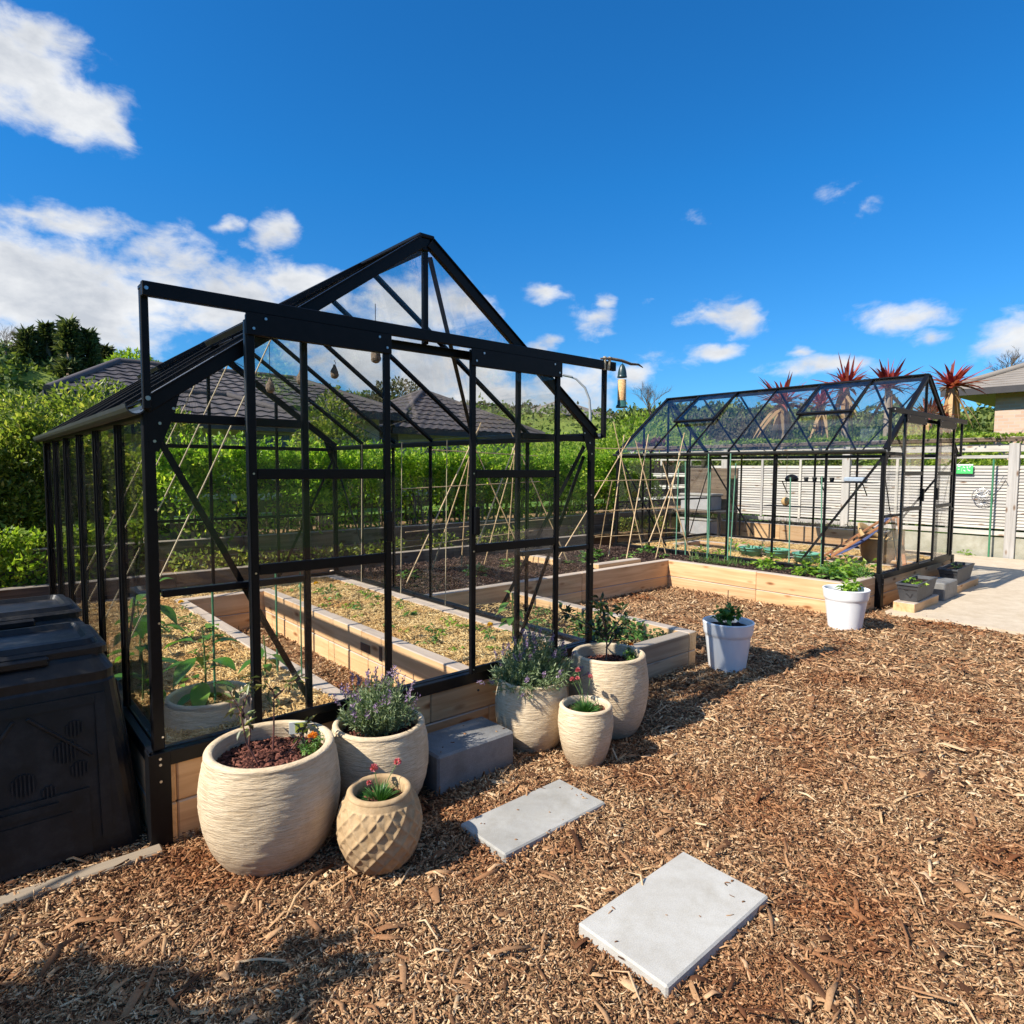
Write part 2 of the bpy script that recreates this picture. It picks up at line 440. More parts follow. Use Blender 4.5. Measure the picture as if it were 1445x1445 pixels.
m_trunk = M_simple('grey brown trunk', (0.09, 0.065, 0.045), (0.18, 0.14, 0.10), 8, rough=0.9, bump=0.6, bscale=25, bdist=0.02)
m_tantrunk = M_simple('pale palm trunk', (0.26, 0.20, 0.14), (0.42, 0.34, 0.25), 8, rough=0.9, bump=0.6, bscale=20, bdist=0.02)

l_hedge = M_leaf('hedge leaf', [(0.0, (0.09, 0.18, 0.02)), (0.4, (0.22, 0.38, 0.035)), (0.75, (0.38, 0.54, 0.06)), (1.0, (0.66, 0.70, 0.13))], 0.35, 0.62)
l_shrub = M_leaf('olive shrub leaf', [(0.0, (0.07, 0.10, 0.022)), (0.5, (0.19, 0.26, 0.048)), (0.85, (0.36, 0.40, 0.09)), (1.0, (0.55, 0.48, 0.15))], 0.35, 0.55)
l_far = M_leaf('far scrub leaf', [(0.0, (0.055, 0.085, 0.022)), (0.5, (0.13, 0.19, 0.042)), (1.0, (0.28, 0.32, 0.08))], 0.6, 0.35)
l_farbrown = M_leaf('dry scrub leaf', [(0.0, (0.07, 0.06, 0.03)), (0.6, (0.13, 0.125, 0.055)), (1.0, (0.20, 0.17, 0.10))], 0.7, 0.2)
l_bright = M_leaf('bright bush leaf', [(0.0, (0.10, 0.18, 0.022)), (0.5, (0.25, 0.38, 0.04)), (1.0, (0.48, 0.55, 0.09))], 0.5, 0.5)
l_conifer = M_leaf('conifer needle clump', [(0.0, (0.045, 0.065, 0.025)), (0.6, (0.115, 0.145, 0.055)), (1.0, (0.22, 0.235, 0.09))], 0.6, 0.25)
l_lav = M_leaf('lavender leaf', [(0.0, (0.11, 0.16, 0.07)), (0.6, (0.26, 0.34, 0.17)), (1.0, (0.44, 0.50, 0.30))], 0.6, 0.25)
l_lavfl = M_leaf('lavender flower', [(0.0, (0.22, 0.13, 0.27)), (0.6, (0.36, 0.25, 0.42)), (1.0, (0.52, 0.40, 0.52))], 0.6, 0.3)
l_grass = M_leaf('thrift leaf', [(0.0, (0.03, 0.10, 0.02)), (1.0, (0.09, 0.22, 0.05))], 0.45, 0.3)
l_pink = M_leaf('pink petal', [(0.0, (0.55, 0.10, 0.14)), (1.0, (0.80, 0.25, 0.27))], 0.6, 0.3)
l_orange = M_leaf('orange petal', [(0.0, (0.75, 0.22, 0.02)), (1.0, (0.85, 0.36, 0.04))], 0.6, 0.3)
l_yellow = M_leaf('yellow petal', [(0.0, (0.80, 0.42, 0.01)), (1.0, (0.88, 0.62, 0.03))], 0.6, 0.3)
l_pepper = M_leaf('broad pepper leaf', [(0.0, (0.05, 0.15, 0.025)), (0.6, (0.10, 0.26, 0.035)), (1.0, (0.22, 0.40, 0.05))], 0.3, 0.4, 0.5)
l_seed = M_leaf('seedling leaf', [(0.0, (0.06, 0.16, 0.035)), (0.6, (0.13, 0.27, 0.06)), (1.0, (0.28, 0.42, 0.10))], 0.4, 0.35)
l_lettuce = M_leaf('lettuce leaf', [(0.0, (0.14, 0.28, 0.035)), (0.6, (0.26, 0.42, 0.05)), (1.0, (0.42, 0.55, 0.09))], 0.4, 0.4)
l_straw = M_leaf('strawberry leaf', [(0.0, (0.05, 0.13, 0.03)), (0.5, (0.10, 0.23, 0.05)), (1.0, (0.22, 0.36, 0.09))], 0.4, 0.35)
l_blue = M_leaf('blueberry leaf', [(0.0, (0.10, 0.055, 0.06)), (0.35, (0.10, 0.13, 0.06)), (0.75, (0.16, 0.21, 0.07)), (1.0, (0.30, 0.26, 0.09))], 0.4, 0.3)
l_dark = M_leaf('dark glossy leaf', [(0.0, (0.018, 0.035, 0.015)), (0.6, (0.04, 0.075, 0.025)), (1.0, (0.09, 0.13, 0.04))], 0.3, 0.2)
l_cord = M_leaf('red strap leaf', [(0.0, (0.15, 0.02, 0.028)), (0.5, (0.36, 0.045, 0.05)), (1.0, (0.52, 0.14, 0.11))], 0.4, 0.35)
l_dead = M_leaf('dead strap leaf', [(0.0, (0.36, 0.20, 0.08)), (1.0, (0.62, 0.42, 0.21))], 0.7, 0.3)
l_redbush = M_leaf('wine red leaf', [(0.0, (0.09, 0.03, 0.03)), (1.0, (0.22, 0.08, 0.06))], 0.5, 0.3)
# ---------------------------------------------------------------- camera
cam_d = bpy.data.cameras.new('camera'); cam = bpy.data.objects.new('camera', cam_d); COL.objects.link(cam); scene.camera = cam
cam_d.sensor_width = 36; cam_d.lens = 36*901.47/1445; cam_d.clip_start = 0.05; cam_d.clip_end = 2000
pitch, roll, yaw = 0.0675, 0.0057, 0.7146
fw = Vector((math.cos(pitch)*math.sin(yaw), math.cos(pitch)*math.cos(yaw), -math.sin(pitch)))
rt = Vector((math.cos(yaw), -math.sin(yaw), 0)); up = rt.cross(fw)
r2 = rt*math.cos(roll) + up*math.sin(roll); u2 = up*math.cos(roll) - rt*math.sin(roll)
CAM = Vector((-0.5521, -2.7952, 1.5164))
cam.matrix_world = Matrix(((r2.x, u2.x, -fw.x, CAM.x), (r2.y, u2.y, -fw.y, CAM.y), (r2.z, u2.z, -fw.z, CAM.z), (0, 0, 0, 1)))

# ---------------------------------------------------------------- sun and sky
SUN_EL = math.radians(42)
sdir = Vector((-0.980*math.cos(SUN_EL), 0.20*math.cos(SUN_EL), math.sin(SUN_EL)))   # towards the sun
sl = bpy.data.lights.new('sun', 'SUN'); sl.energy = 5.0; sl.angle = math.radians(0.5); sl.color = (1.0, 0.93, 0.82)
so = bpy.data.objects.new('sun', sl); COL.objects.link(so); so.rotation_euler = sdir.to_track_quat('Z', 'Y').to_euler(); so.location = (-10, 5, 12)

w = bpy.data.worlds.new('World'); scene.world = w; w.use_nodes = True
wt = w.node_tree; wn = wt.nodes; wl = wt.links.new
bg = wn['Background']; bg.inputs['Strength'].default_value = 0.09
sky = wn.new('ShaderNodeTexSky'); sky.sky_type = 'NISHITA'; sky.sun_disc = False
sky.sun_elevation = SUN_EL; sky.sun_rotation = math.atan2(sdir.x, sdir.y)
sky.altitude = 50; sky.air_density = 1.0; sky.dust_density = 0.3; sky.ozone_density = 2.5
def wm(op, a, b=0.0, c=None):
    x = wn.new('ShaderNodeMath'); x.operation = op
    for i, v in enumerate((a, b, c)):
        if v is None: continue
        if hasattr(v, 'links'): wl(v, x.inputs[i])
        else: x.inputs[i].default_value = v
    return x.outputs[0]
def wv(op, a, b=None):
    x = wn.new('ShaderNodeVectorMath'); x.operation = op
    for i, v in enumerate((a, b)):
        if v is None: continue
        if hasattr(v, 'links'): wl(v, x.inputs[i])
        else: x.inputs[i].default_value = v
    return x
tc = wn.new('ShaderNodeTexCoord'); sep = wn.new('ShaderNodeSeparateXYZ'); wl(tc.outputs['Generated'], sep.inputs[0])
az = wm('ARCTAN2', sep.outputs[0], sep.outputs[1]); el = wm('ARCSINE', sep.outputs[2])
ae = wn.new('ShaderNodeCombineXYZ'); wl(az, ae.inputs[0]); wl(el, ae.inputs[1])
def wnoise(scale, detail, rough, vec, dist=0.0):
    x = wn.new('ShaderNodeTexNoise'); x.inputs['Scale'].default_value = scale; x.inputs['Detail'].default_value = detail
    x.inputs['Roughness'].default_value = rough; x.inputs['Distortion'].default_value = dist; wl(vec, x.inputs['Vector']); return x
st = wv('MULTIPLY', ae.outputs[0], (1.0, 1.7, 1.0)).outputs[0]
warp = wnoise(9.0, 3, 0.55, st)
wo = wv('SUBTRACT', warp.outputs['Color'], (0.5, 0.5, 0.5)).outputs[0]
wo = wv('MULTIPLY', wo, (0.10, 0.055, 0.0)).outputs[0]
pos = wv('ADD', ae.outputs[0], wo).outputs[0]
CLOUDS = [(0.060,0.44,0.076,0.044,1.15),(0.115,0.422,0.056,0.036,1.1),(0.155,0.41,0.031,0.024,.9),(0.086,0.472,0.042,0.026,1.0),(0.083,0.222,0.12,0.053,1.3),(0.156,0.207,0.078,0.044,1.2),(0.049,0.248,0.047,0.028,1.0),(0.129,0.299,0.09,0.016,0.75),(0.086,0.305,0.028,0.009,0.7),(0.24,0.288,0.051,0.026,0.75),(0.368,0.322,0.027,0.027,0.8),(0.307,0.322,0.016,0.008,0.7),(0.291,0.232,0.099,0.042,1.1),(0.405,0.257,0.069,0.027,1.0),(0.087,0.164,0.086,0.025,0.9),(0.538,0.232,0.074,0.04,0.95),(0.623,0.245,0.049,0.028,0.9),(0.475,0.168,0.093,0.041,0.9),(0.602,0.152,0.108,0.042,0.95),(0.689,0.111,0.099,0.032,0.9),(0.798,0.127,0.087,0.036,1.0),(0.895,0.142,0.042,0.019,0.85),(0.759,0.258,0.037,0.017,0.85),(0.832,0.223,0.043,0.022,0.9),(0.853,0.247,0.015,0.018,0.65),(0.765,0.185,0.031,0.012,0.9),(1.049,0.219,0.045,0.026,0.95),(1.001,0.228,0.018,0.014,0.55),(1.008,0.177,0.036,0.018,0.9),(1.255,0.206,0.056,0.018,0.8),(1.272,0.18,0.031,0.016,0.75),(1.368,0.159,0.048,0.028,1.0),(1.151,0.142,0.072,0.015,0.8),(1.2,0.34,0.013,0.018,0.45),(0.916,0.24,0.015,0.014,0.5),(1.123,0.165,0.018,0.01,0.7),(1.157,0.358,0.023,0.013,0.35),(0.993,0.352,0.02,0.009,0.35),(0.936,0.171,0.042,0.012,0.45),
 (-0.35,0.30,0.16,0.05,1.1),(-0.9,0.22,0.2,0.06,1.1),(-1.7,1.05,0.8,0.26,1.2),(2.5,1.0,0.7,0.25,1.2),(1.75,0.2,0.12,0.04,1.0),(2.3,0.25,0.2,0.06,1.0),(-1.8,0.25,0.25,0.06,1.0)]  # out of view; the high wide blobs are added as neutral white fill light
mask = None
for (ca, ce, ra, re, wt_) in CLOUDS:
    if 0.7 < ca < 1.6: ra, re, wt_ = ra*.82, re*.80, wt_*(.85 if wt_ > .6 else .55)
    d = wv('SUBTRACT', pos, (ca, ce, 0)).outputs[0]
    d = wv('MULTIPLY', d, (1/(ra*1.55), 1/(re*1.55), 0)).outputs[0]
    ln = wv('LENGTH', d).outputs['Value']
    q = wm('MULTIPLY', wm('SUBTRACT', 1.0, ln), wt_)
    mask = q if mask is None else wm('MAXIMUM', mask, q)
fine = wnoise(17.0, 9, 0.62, st, 0.25)
dens = wm('ADD', mask, wm('MULTIPLY', wm('SUBTRACT', fine.outputs['Fac'], 0.5), 1.5))
mr = wn.new('ShaderNodeMapRange'); mr.interpolation_type = 'SMOOTHSTEP'
mr.inputs['From Min'].default_value = 0.06; mr.inputs['From Max'].default_value = 0.78; wl(dens, mr.inputs['Value'])
alpha = mr.outputs[0]
# cloud shading: thick cores a little greyer, edges white
sh = wnoise(11.0, 5, 0.6, wv('ADD', st, (0.013, -0.03, 0)).outputs[0])
shd = wm('ADD', wm('MULTIPLY', dens, 0.30), wm('MULTIPLY', sh.outputs['Fac'], 0.9))
cr = wn.new('ShaderNodeValToRGB'); wl(shd, cr.inputs['Fac'])
e = cr.color_ramp.elements; e[0].position = 0.42; e[0].color = (7.2, 7.3, 7.4, 1); e[1].position = 0.86; e[1].color = (4.2, 4.5, 5.0, 1)
# deepen the blue a little
hs = wn.new('ShaderNodeHueSaturation'); hs.inputs['Saturation'].default_value = 1.16; hs.inputs['Value'].default_value = 1.12
wl(sky.outputs[0], hs.inputs['Color'])
mxc = wn.new('ShaderNodeMix'); mxc.data_type = 'RGBA'; wl(alpha, mxc.inputs[0]); tnt = wn.new('ShaderNodeMix'); tnt.data_type = 'RGBA'; tnt.blend_type = 'MULTIPLY'; tnt.inputs[0].default_value = 1.0; tr_ = wn.new('ShaderNodeValToRGB'); wl(el, tr_.inputs['Fac']); tr_.color_ramp.elements[0].position = 0.0; tr_.color_ramp.elements[0].color = (0.34, 0.64, 0.92, 1); tr_.color_ramp.elements[1].position = 0.40; tr_.color_ramp.elements[1].color = (0.17, 0.79, 1.17, 1); wl(tr_.outputs[0], tnt.inputs[7]); wl(hs.outputs[0], tnt.inputs[6]); wl(tnt.outputs[2], mxc.inputs[6]); wl(cr.outputs[0], mxc.inputs[7])
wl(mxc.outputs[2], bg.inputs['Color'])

scene.view_settings.view_transform = 'Standard'; scene.view_settings.look = 'None'
scene.view_settings.exposure = 0.62; scene.view_settings.gamma = 1.0
scene.cycles.use_denoising = True
scene.cycles.max_bounces = 8; scene.cycles.transparent_max_bounces = 40; scene.cycles.diffuse_bounces = 3; scene.cycles.glossy_bounces = 3
scene.cycles.caustics_reflective = False; scene.cycles.caustics_refractive = False
scene.cycles.sample_clamp_indirect = 6.0

# ---------------------------------------------------------------- ground
def gz(x, y): return (fbm(np.asarray(x)*2.3+40, np.asarray(y)*2.3+40, 4)-0.5)*0.05

def grid(name, x0, x1, y0, y1, step, zf, mat, parent=None, loc=None):
    nx = int((x1-x0)/step)+1; ny = int((y1-y0)/step)+1
    X, Y = np.meshgrid(np.linspace(x0, x1, nx), np.linspace(y0, y1, ny))
    V = np.stack([X, Y, zf(X, Y)], -1).reshape(-1, 3)
    i = (np.arange(ny-1)[:, None]*nx + np.arange(nx-1)[None, :]).ravel()
    F = np.stack([i, i+1, i+1+nx, i+nx], 1)
    return mesh_np(name, V, F, mat, parent, loc, smooth=True)

tag(grid('mulch_ground', -6, 13.0, -9, 4.1, 0.05, lambda x, y: gz(x, y) + (fbm(x*30, y*30, 2)-0.4)*0.012, m_mulchbase), kind='structure')

def chip_geo(P, yaw, pitch_, roll_, L, W, T, curl=0.0):
    """little split wood chips: 8-vertex slivers without a bottom"""
    n = len(P)
    cy, sy = np.cos(yaw), np.sin(yaw); cp, sp = np.cos(pitch_), np.sin(pitch_)
    X = np.stack([cy*cp, sy*cp, sp], 1); Y0 = np.stack([-sy, cy, np.zeros(n)], 1)
    Z0 = np.cross(X, Y0); c, s = np.cos(roll_)[:, None], np.sin(roll_)[:, None]
    Y = Y0*c + Z0*s; Z = np.cross(X, Y)
    L = L[:, None]/2; W = W[:, None]/2; T = T[:, None]
    j = NR.random((n, 4))
    a0 = P - X*L; a1 = P + X*L
    top = Z*T
    w0 = W*(0.25+0.75*j[:, :1]); w1 = W*(0.25+0.75*j[:, 1:2])
    sk = Y*W*(j[:, 2:3]-0.5)*1.2
    mid = P + Z*L*curl*0.35
    V = np.stack([a0-Y*w0, a0+Y*w0, mid+sk-Y*W, mid+sk+Y*W, a1-Y*w1, a1+Y*w1,
                  a0-Y*w0*.8+top, a0+Y*w0*.8+top, mid+sk-Y*W*.85+top, mid+sk+Y*W*.85+top, a1-Y*w1*.8+top, a1+Y*w1*.8+top], 1).reshape(-1, 3)
    F0 = np.array([[6,8,9,7],[8,10,11,9],[0,2,8,6],[2,4,10,8],[7,9,3,1],[9,11,5,3],[0,6,7,1],[4,5,11,10]])
    F = (np.arange(n)[:, None, None]*12 + F0[None]).reshape(-1, 4)
    return V, F

def scatter_chips(n, xy, zf, Lr, Wr, Tr, tilt=0.3, lift=0.004, curl=0.5, yaw=None):
    x, y = xy
    z = zf(x, y)
    P = np.stack([x, y, z + lift*NR.random(n)], 1)
    L = NR.uniform(*Lr, n)*np.exp(NR.normal(0, 0.35, n)); W = NR.uniform(*Wr, n)*np.exp(NR.normal(0, 0.3, n)); T = NR.uniform(*Tr, n)
    yw = NR.random(n)*2*PI if yaw is None else yaw + NR.normal(0, 0.6, n)
    return chip_geo(P, yw, NR.normal(0, tilt, n), NR.normal(0, tilt*1.6, n), L, W, T, curl*NR.normal(0, 1, (n, 1)))

def keep_chip(x, y):
    k = ~((x > 6.9) & (y < -0.25)) & ~((x > 9.5) & (y < 4))                       # path
    k &= ~((x > 0.02) & (x < 0.84) & (y > 0.0) & (y < 3.8)) & ~((x > 1.72) & (x < 2.55) & (y > 0) & (y < 3.8)) & ~((x > 0) & (x < 2.57) & (y > 3.4) & (y < 3.8))
    k &= ~((x > 2.57) & (x < 3.68) & (y > -0.02)) & ~((x > 2.57) & (y > 2.1)) & ~((x > 6.35) & (y > -0.1))
    k &= ~((x > 0.99) & (x < 1.56) & (y > -0.97) & (y < -0.71)) & ~((x > 0.93) & (x < 1.51) & (y > -1.76) & (y < -1.45))
    return k
# density falls off with distance from the viewer's path; chips get a bit larger
parts = []
for (r0, r1, n, s) in ((0.9, 2.3, 140000, 0.62), (2.3, 3.6, 130000, 0.78), (3.6, 5.5, 105000, 1.1), (5.5, 9.5, 70000, 1.7)):
    r = np.sqrt(NR.random(n)*(r1**2-r0**2)+r0**2); a = NR.uniform(-0.45, 1.9, n)
    x = CAM.x + r*np.sin(a); y = CAM.y + r*np.cos(a)
    k = keep_chip(x, y) & (y < 4.0) & (x > -5); x = x[k]; y = y[k]
    parts.append(scatter_chips(len(x), (x, y), gz, (0.012*s, 0.036*s), (0.004*s, 0.010*s), (0.001*s, 0.003*s), 0.36, 0.018, 0.5))
n = 5200
x = NR.uniform(-0.8, 6.8, n); y = NR.uniform(-2.7, 1.9, n); k = keep_chip(x, y); x = x[k]; y = y[k]
parts.append(scatter_chips(len(x), (x, y), gz, (0.05, 0.12), (0.007, 0.017), (0.002, 0.004), 0.16, 0.018, 0.9))
n = 1500
x = NR.uniform(-0.8, 5.0, n); y = NR.uniform(-2.7, -0.1, n); k = keep_chip(x, y); x = x[k]; y = y[k]
parts.append(scatter_chips(len(x), (x, y), gz, (0.04, 0.10), (0.012, 0.026), (0.0015, 0.003), 0.13, 0.018, 0.35))
for (x0, x1, y0, y1, zt) in ((1.0, 1.55, -0.97, -0.73, 0.036), (0.94, 1.5, -1.76, -1.46, 0.042), (1.08, 1.5, -0.41, -0.18, 0.195)):
    n = 11; ex = NR.random(n)**2.5; x = np.where(NR.random(n) < .5, x0+(x1-x0)*ex*.5, x1-(x1-x0)*ex*.5); y = NR.uniform(y0, y1, n)
    parts.append(scatter_chips(n, (x, y), lambda a, b: np.full(len(a), zt+.001), (0.006, 0.022), (0.003, 0.008), (0.001, 0.002), 0.03, 0.001, 0.2))
# chips banked against slab edges, pot feet and timber
def bank(x, y, zmax, s=0.75):
    n = len(x)
    parts.append(scatter_chips(n, (x, y), lambda a, b: gz(a, b)+zmax*NR.random(n)**1.6, (0.012*s, 0.04*s), (0.004*s, 0.011*s), (0.001, 0.003), 0.45, 0.004, 0.5))
for (x0, x1, y0, y1) in ((0.98, 1.574, -0.995, -0.707), (0.92, 1.52, -1.782, -1.436)):
    n = 420; t = NR.random(n)*2*((x1-x0)+(y1-y0)); d = np.abs(NR.normal(0, .018, n)) - .003
    w_, h_ = x1-x0, y1-y0
    x = np.where(t < w_, x0+t, np.where(t < w_+h_, x1+d, np.where(t < 2*w_+h_, x1-(t-w_-h_), x0-d)))
    y = np.where(t < w_, y0-d, np.where(t < w_+h_, y0+(t-w_), np.where(t < 2*w_+h_, y1+d, y1-(t-2*w_-h_))))
    bank(x, y, .030)
for (px_, py_, r_) in ((.335, -.335, .168), (.845, -.275, .14), (1.785, -.275, .128), (1.845, -.62, .082), (2.255, -.42, .145), (.62, -.68, .082), (3.82, -.265, .128), (5.84, -.32, .14)):
    n = 240; a = NR.random(n)*2*PI; r = r_+np.abs(NR.normal(0, .02, n)); bank(px_+r*np.cos(a), py_+r*np.sin(a), .028)
for (x0, x1, y0, y1) in ((0.05, 2.55, -.03, -.012), (2.6, 3.7, -.09, -.066), (3.72, 6.3, 2.02, 2.045), (6.28, 6.315, -.1, 2.0), (1.05, 1.53, -.45, -.432), (-1.2, .0, -.115, -.10), (-1.2, .0, -.035, -.02)):
    n = int(260*max(x1-x0, y1-y0)); bank(NR.uniform(x0, x1, n), NR.uniform(y0, y1, n), .035)
V, F = cat_geo(parts)
tag(mesh_np('mulch_chips', V, F, m_mulch), kind='stuff')
# a few long bark strips and twigs lying on the mulch
n = 60; x = NR.uniform(-0.3, 4.5, n); y = NR.uniform(-2.4, -0.5, n); k = keep_chip(x, y); x = x[k]; y = y[k]
mb = MB()
for i in range(len(x)):
    a = RR.uniform(0, PI); L = RR.uniform(0.06, 0.16); b = RR.uniform(-0.5, 0.5)
    pts = []
    for q in (0, .25, .5, .75, 1):
        aa = a + b*q; px = x[i]+math.cos(aa)*L*q; py = y[i]+math.sin(aa)*L*q
        pts.append((px, py, float(gz(px, py))+0.012+0.012*math.sin(PI*q)*RR.random()))
    r = RR.uniform(0.0012, 0.0026); mb.tube(pts, [r*.5, r, r*.9, r*.8, r*.3], 5)
tag(mb.build('bark_strips', m_mulch), kind='stuff')

mb = MB(); mb.box((6.85, -9, -0.08), (13.02, -0.33, 0.03)); mb.box((9.78, -0.33, -0.08), (13.02, 6, 0.028))
tag(mb.build('concrete_path', m_path), kind='structure')
mb = MB(); mb.add([(-400, -400, -0.06), (400, -400, -0.06), (400, 400, -0.06), (-400, 400, -0.06)], [(0, 1, 2, 3)])
tag(mb.build('ground', m_lawn), kind='structure')
mb = MB(); mb.box((-30, 4.95, -0.05), (13.0, 30, 0.55)); tag(mb.build('neighbour_lawn', m_lawn), kind='structure')

# ---------------------------------------------------------------- greenhouse
GW, GD, GB, GE, GR = 2.57, 3.75, 0.385, 1.745, 2.67
def roofz(x): return GE + (GR-GE)*(1-abs(x-GW/2)/(GW/2))
def add_obj(par):
    return lambda name, mb, mat=m_black: mb.build(name, mat, par)

def make_greenhouse(loc, label):
    t = thing('greenhouse', label, 'greenhouse', loc, group='black framed greenhouses')
    P = add_obj(t)
    B = lambda a, b, c=0.003: MB().cbox(a, b, c)
    # base rails: fascia with an inner ledge
    P('base_rail', B((-0.012, -0.022, 0.322), (GW+0.012, 0.012, 0.382)).cbox((-0.006, 0.0125, 0.360), (GW+0.006, 0.050, 0.386)))
    P('base_rail', B((-0.012, GD-0.012, 0.322), (GW+0.012, GD+0.022, 0.382)).cbox((-0.006, GD-0.050, 0.360), (GW+0.006, GD-0.0125, 0.386)))
    for s in (0, 1):
        x = s*GW; i = 1-2*s
        P('base_rail', B((min(x-0.022*i, x+0.012*i), 0.0135, 0.322), (max(x-0.022*i, x+0.012*i), GD-0.0135, 0.380)).cbox((min(x+0.0125*i, x+0.05*i), 0.052, 0.360), (max(x+0.0125*i, x+0.05*i), GD-0.052, 0.384)))
        for y in (0, GD):
            j = 1 if y == 0 else -1
            # angle-section corner post + leg plate down to the ground
            mb = MB(); x0, x1 = sorted((x-0.008*i, x+0.034*i)); y0, y1 = sorted((y-0.008*j, y-0.002*j))
            mb.cbox((x0, min(y-0.008*j, y+0.006*j), 0.387), (x1, max(y-0.008*j, y+0.006*j), GE-0.005), 0.003)
            x0, x1 = sorted((x-0.008*i, x+0.006*i))
            y0, y1 = sorted((y+0.0065*j, y+0.034*j)); mb.cbox((x0, y0, 0.387), (x1, y1, GE-0.005), 0.003)
            x0, x1 = sorted((x+0.007*i, x+0.030*i)); y0, y1 = sorted((y+0.007*j, y+0.030*j)); mb.cbox((x0, y0, 0.387), (x1, y1, GE-0.01), 0.006)
            P('corner_post', mb)
            mb = MB(); x0, x1 = sorted((x-0.030*i, x+0.048*i)); y0, y1 = sorted((y-0.030*j, y-0.024*j)); mb.cbox((x0, y0, -0.03), (x1, y1, 0.384), 0.002)
            x0, x1 = sorted((x-0.030*i, x-0.024*i)); y0, y1 = sorted((y-0.0235*j, y+0.048*j)); mb.cbox((x0, y0, -0.03), (x1, y1, 0.384), 0.002)
            P('corner_leg', mb)
            mb = MB()
            for z in (0.362, 0.338, 0.27): mb.tube([(x+0.010*i, y-0.0295*j, z), (x+0.010*i, y-0.034*j, z)], 0.0055, 8)
            for z in (0.44, 0.9, 1.35): mb.tube([(x+0.026*i, y-0.0079*j, z), (x+0.026*i, y-0.0115*j, z)], 0.0045, 8)
            P('bolt', mb, m_bolt)
            # eave gusset plate
            gp = [(x+0.01*i, y-0.006*j, GE-0.17), (x+0.045*i, y-0.006*j, GE-0.17), (x+0.10*i, y-0.006*j, GE-0.03), (x+0.125*i, y-0.006*j, GE+0.06), (x+0.01*i, y-0.006*j, GE-0.02)]
            P('gusset_plate', MB().prism(gp, (0, -0.003*j, 0)))
            P('bolt', MB().tube([(x+0.05*i, y-0.009*j, GE-0.06), (x+0.05*i, y-0.014*j, GE-0.06)], 0.006, 8).tube([(x+0.10*i, y-0.009*j, GE+0.0), (x+0.10*i, y-0.014*j, GE+0.0)], 0.006, 8).tube([(x+0.03*i, y-0.009*j, GE-0.13), (x+0.03*i, y-0.014*j, GE-0.13)], 0.006, 8), m_bolt)
        # side glazing bars
        for k in range(1, 6):
            y = GD*k/6; mb = MB()
            x0, x1 = sorted((x-0.004*i, x+0.028*i)); mb.cbox((x0, y-0.005, 0.387), (x1, y+0.005, GE-0.04), 0.002)
            x0, x1 = sorted((x+0.004*i, x+0.016*i)); mb.cbox((x0, y-0.015, 0.387), (x1, y+0.015, GE-0.04), 0.002)
            P('glazing_bar', mb)
        # eave rail and half round gutter
        x0, x1 = sorted((x-0.004*i, x+0.045*i))
        P('eave_rail', B((x0, 0.008, GE-0.04), (x1, GD-0.008, GE-0.003)))
        mb = MB(); prof = [(math.cos(a), math.sin(a)) for a in np.linspace(PI*0.98, PI*2.02, 9)]
        V = []; cx = x-0.034*i
        for y in (-0.03, GD+0.03):
            for r in (0.036, 0.031):
                for (c, s_) in prof: V.append((cx+c*r, y, GE+0.005+s_*r*1.05))
        F = []
        for q in range(8):
            F += [(q, q+1, 18+q+1, 18+q), (9+q+1, 9+q, 27+q, 27+q+1), (q+1, q, 9+q, 9+q+1), (18+q, 18+q+1, 27+q+1, 27+q)]
        F += [(0, 18, 27, 9), (8, 17, 35, 26)]
        mb.add(V, F); P('gutter', mb, m_gutter)
        # rafters
        for k in range(7):
            y = GD*k/6; end = k in (0, 6)
            nx = Vector((-(GR-GE), 0, GW/2)).normalized() if s == 0 else Vector(((GR-GE), 0, GW/2)).normalized()
            a = Vector((x, y, GE)); b = Vector((GW/2-0.02*i, y, GR-0.015))
            mb = MB()
            if end: mb.bar(a, b, 0.030, 0.052, nx, 0.003).bar(a+nx*0.027, b+nx*0.027, 0.048, 0.006, nx, 0.001)
            else: mb.bar(a+nx*0.012, b+nx*0.012, 0.010, 0.036, nx, 0.002).bar(a+nx*0.008, b+nx*0.008, 0.030, 0.009, nx, 0.002)
            P('rafter', mb)
        # glass: side bays and roof bays
        for k in range(6):
            y0 = GD*k/6+0.012; y1 = GD*(k+1)/6-0.012
            xa, xb = sorted((x+0.017*i, x+0.021*i))
            P('glass_pane', MB().box((xa, y0, 0.389), (xb, y1, GE-0.042)), m_glass)
            nx = Vector((-(GR-GE)*i, 0, GW/2)).normalized(); sl_ = Vector(((GW/2)*i, 0, GR-GE)).normalized(); Ls = math.hypot(GW/2, GR-GE)
            a = Vector((x, 0, GE)) + nx*0.015
            lo, hi = 0.02, Ls-0.03
            if s == 0 and k in (1, 4): hi = Ls*0.52
            q = [a+sl_*lo+Vector((0, y0, 0)), a+sl_*hi+Vector((0, y0, 0)), a+sl_*hi+Vector((0, y1, 0)), a+sl_*lo+Vector((0, y1, 0))]
            P('glass_pane', MB().prism(q, nx*0.004), m_roofglass)
            if s == 0 and k in (1, 4):
                # opening roof vent, propped a little open
                ya, yb = GD*k/6-0.012, GD*(k+1)/6+0.012
                top = Vector((GW/2-0.03, 0, GR+0.012)); d = Vector((-math.cos(0.585), 0, -math.sin(0.585))); Lv = Ls*0.50
                vn = Vector((d.z, 0, -d.x)); vn = vn if vn.z > 0 else -vn
                fr = MB()
                for yy in (ya, yb): fr.bar(top+Vector((0, yy, 0)), top+d*Lv+Vector((0, yy, 0)), 0.026, 0.03, vn, 0.002)
                fr.bar(top+d*Lv+Vector((0, ya-0.013, 0)), top+d*Lv+Vector((0, yb+0.013, 0)), 0.03, 0.03, vn, 0.002)
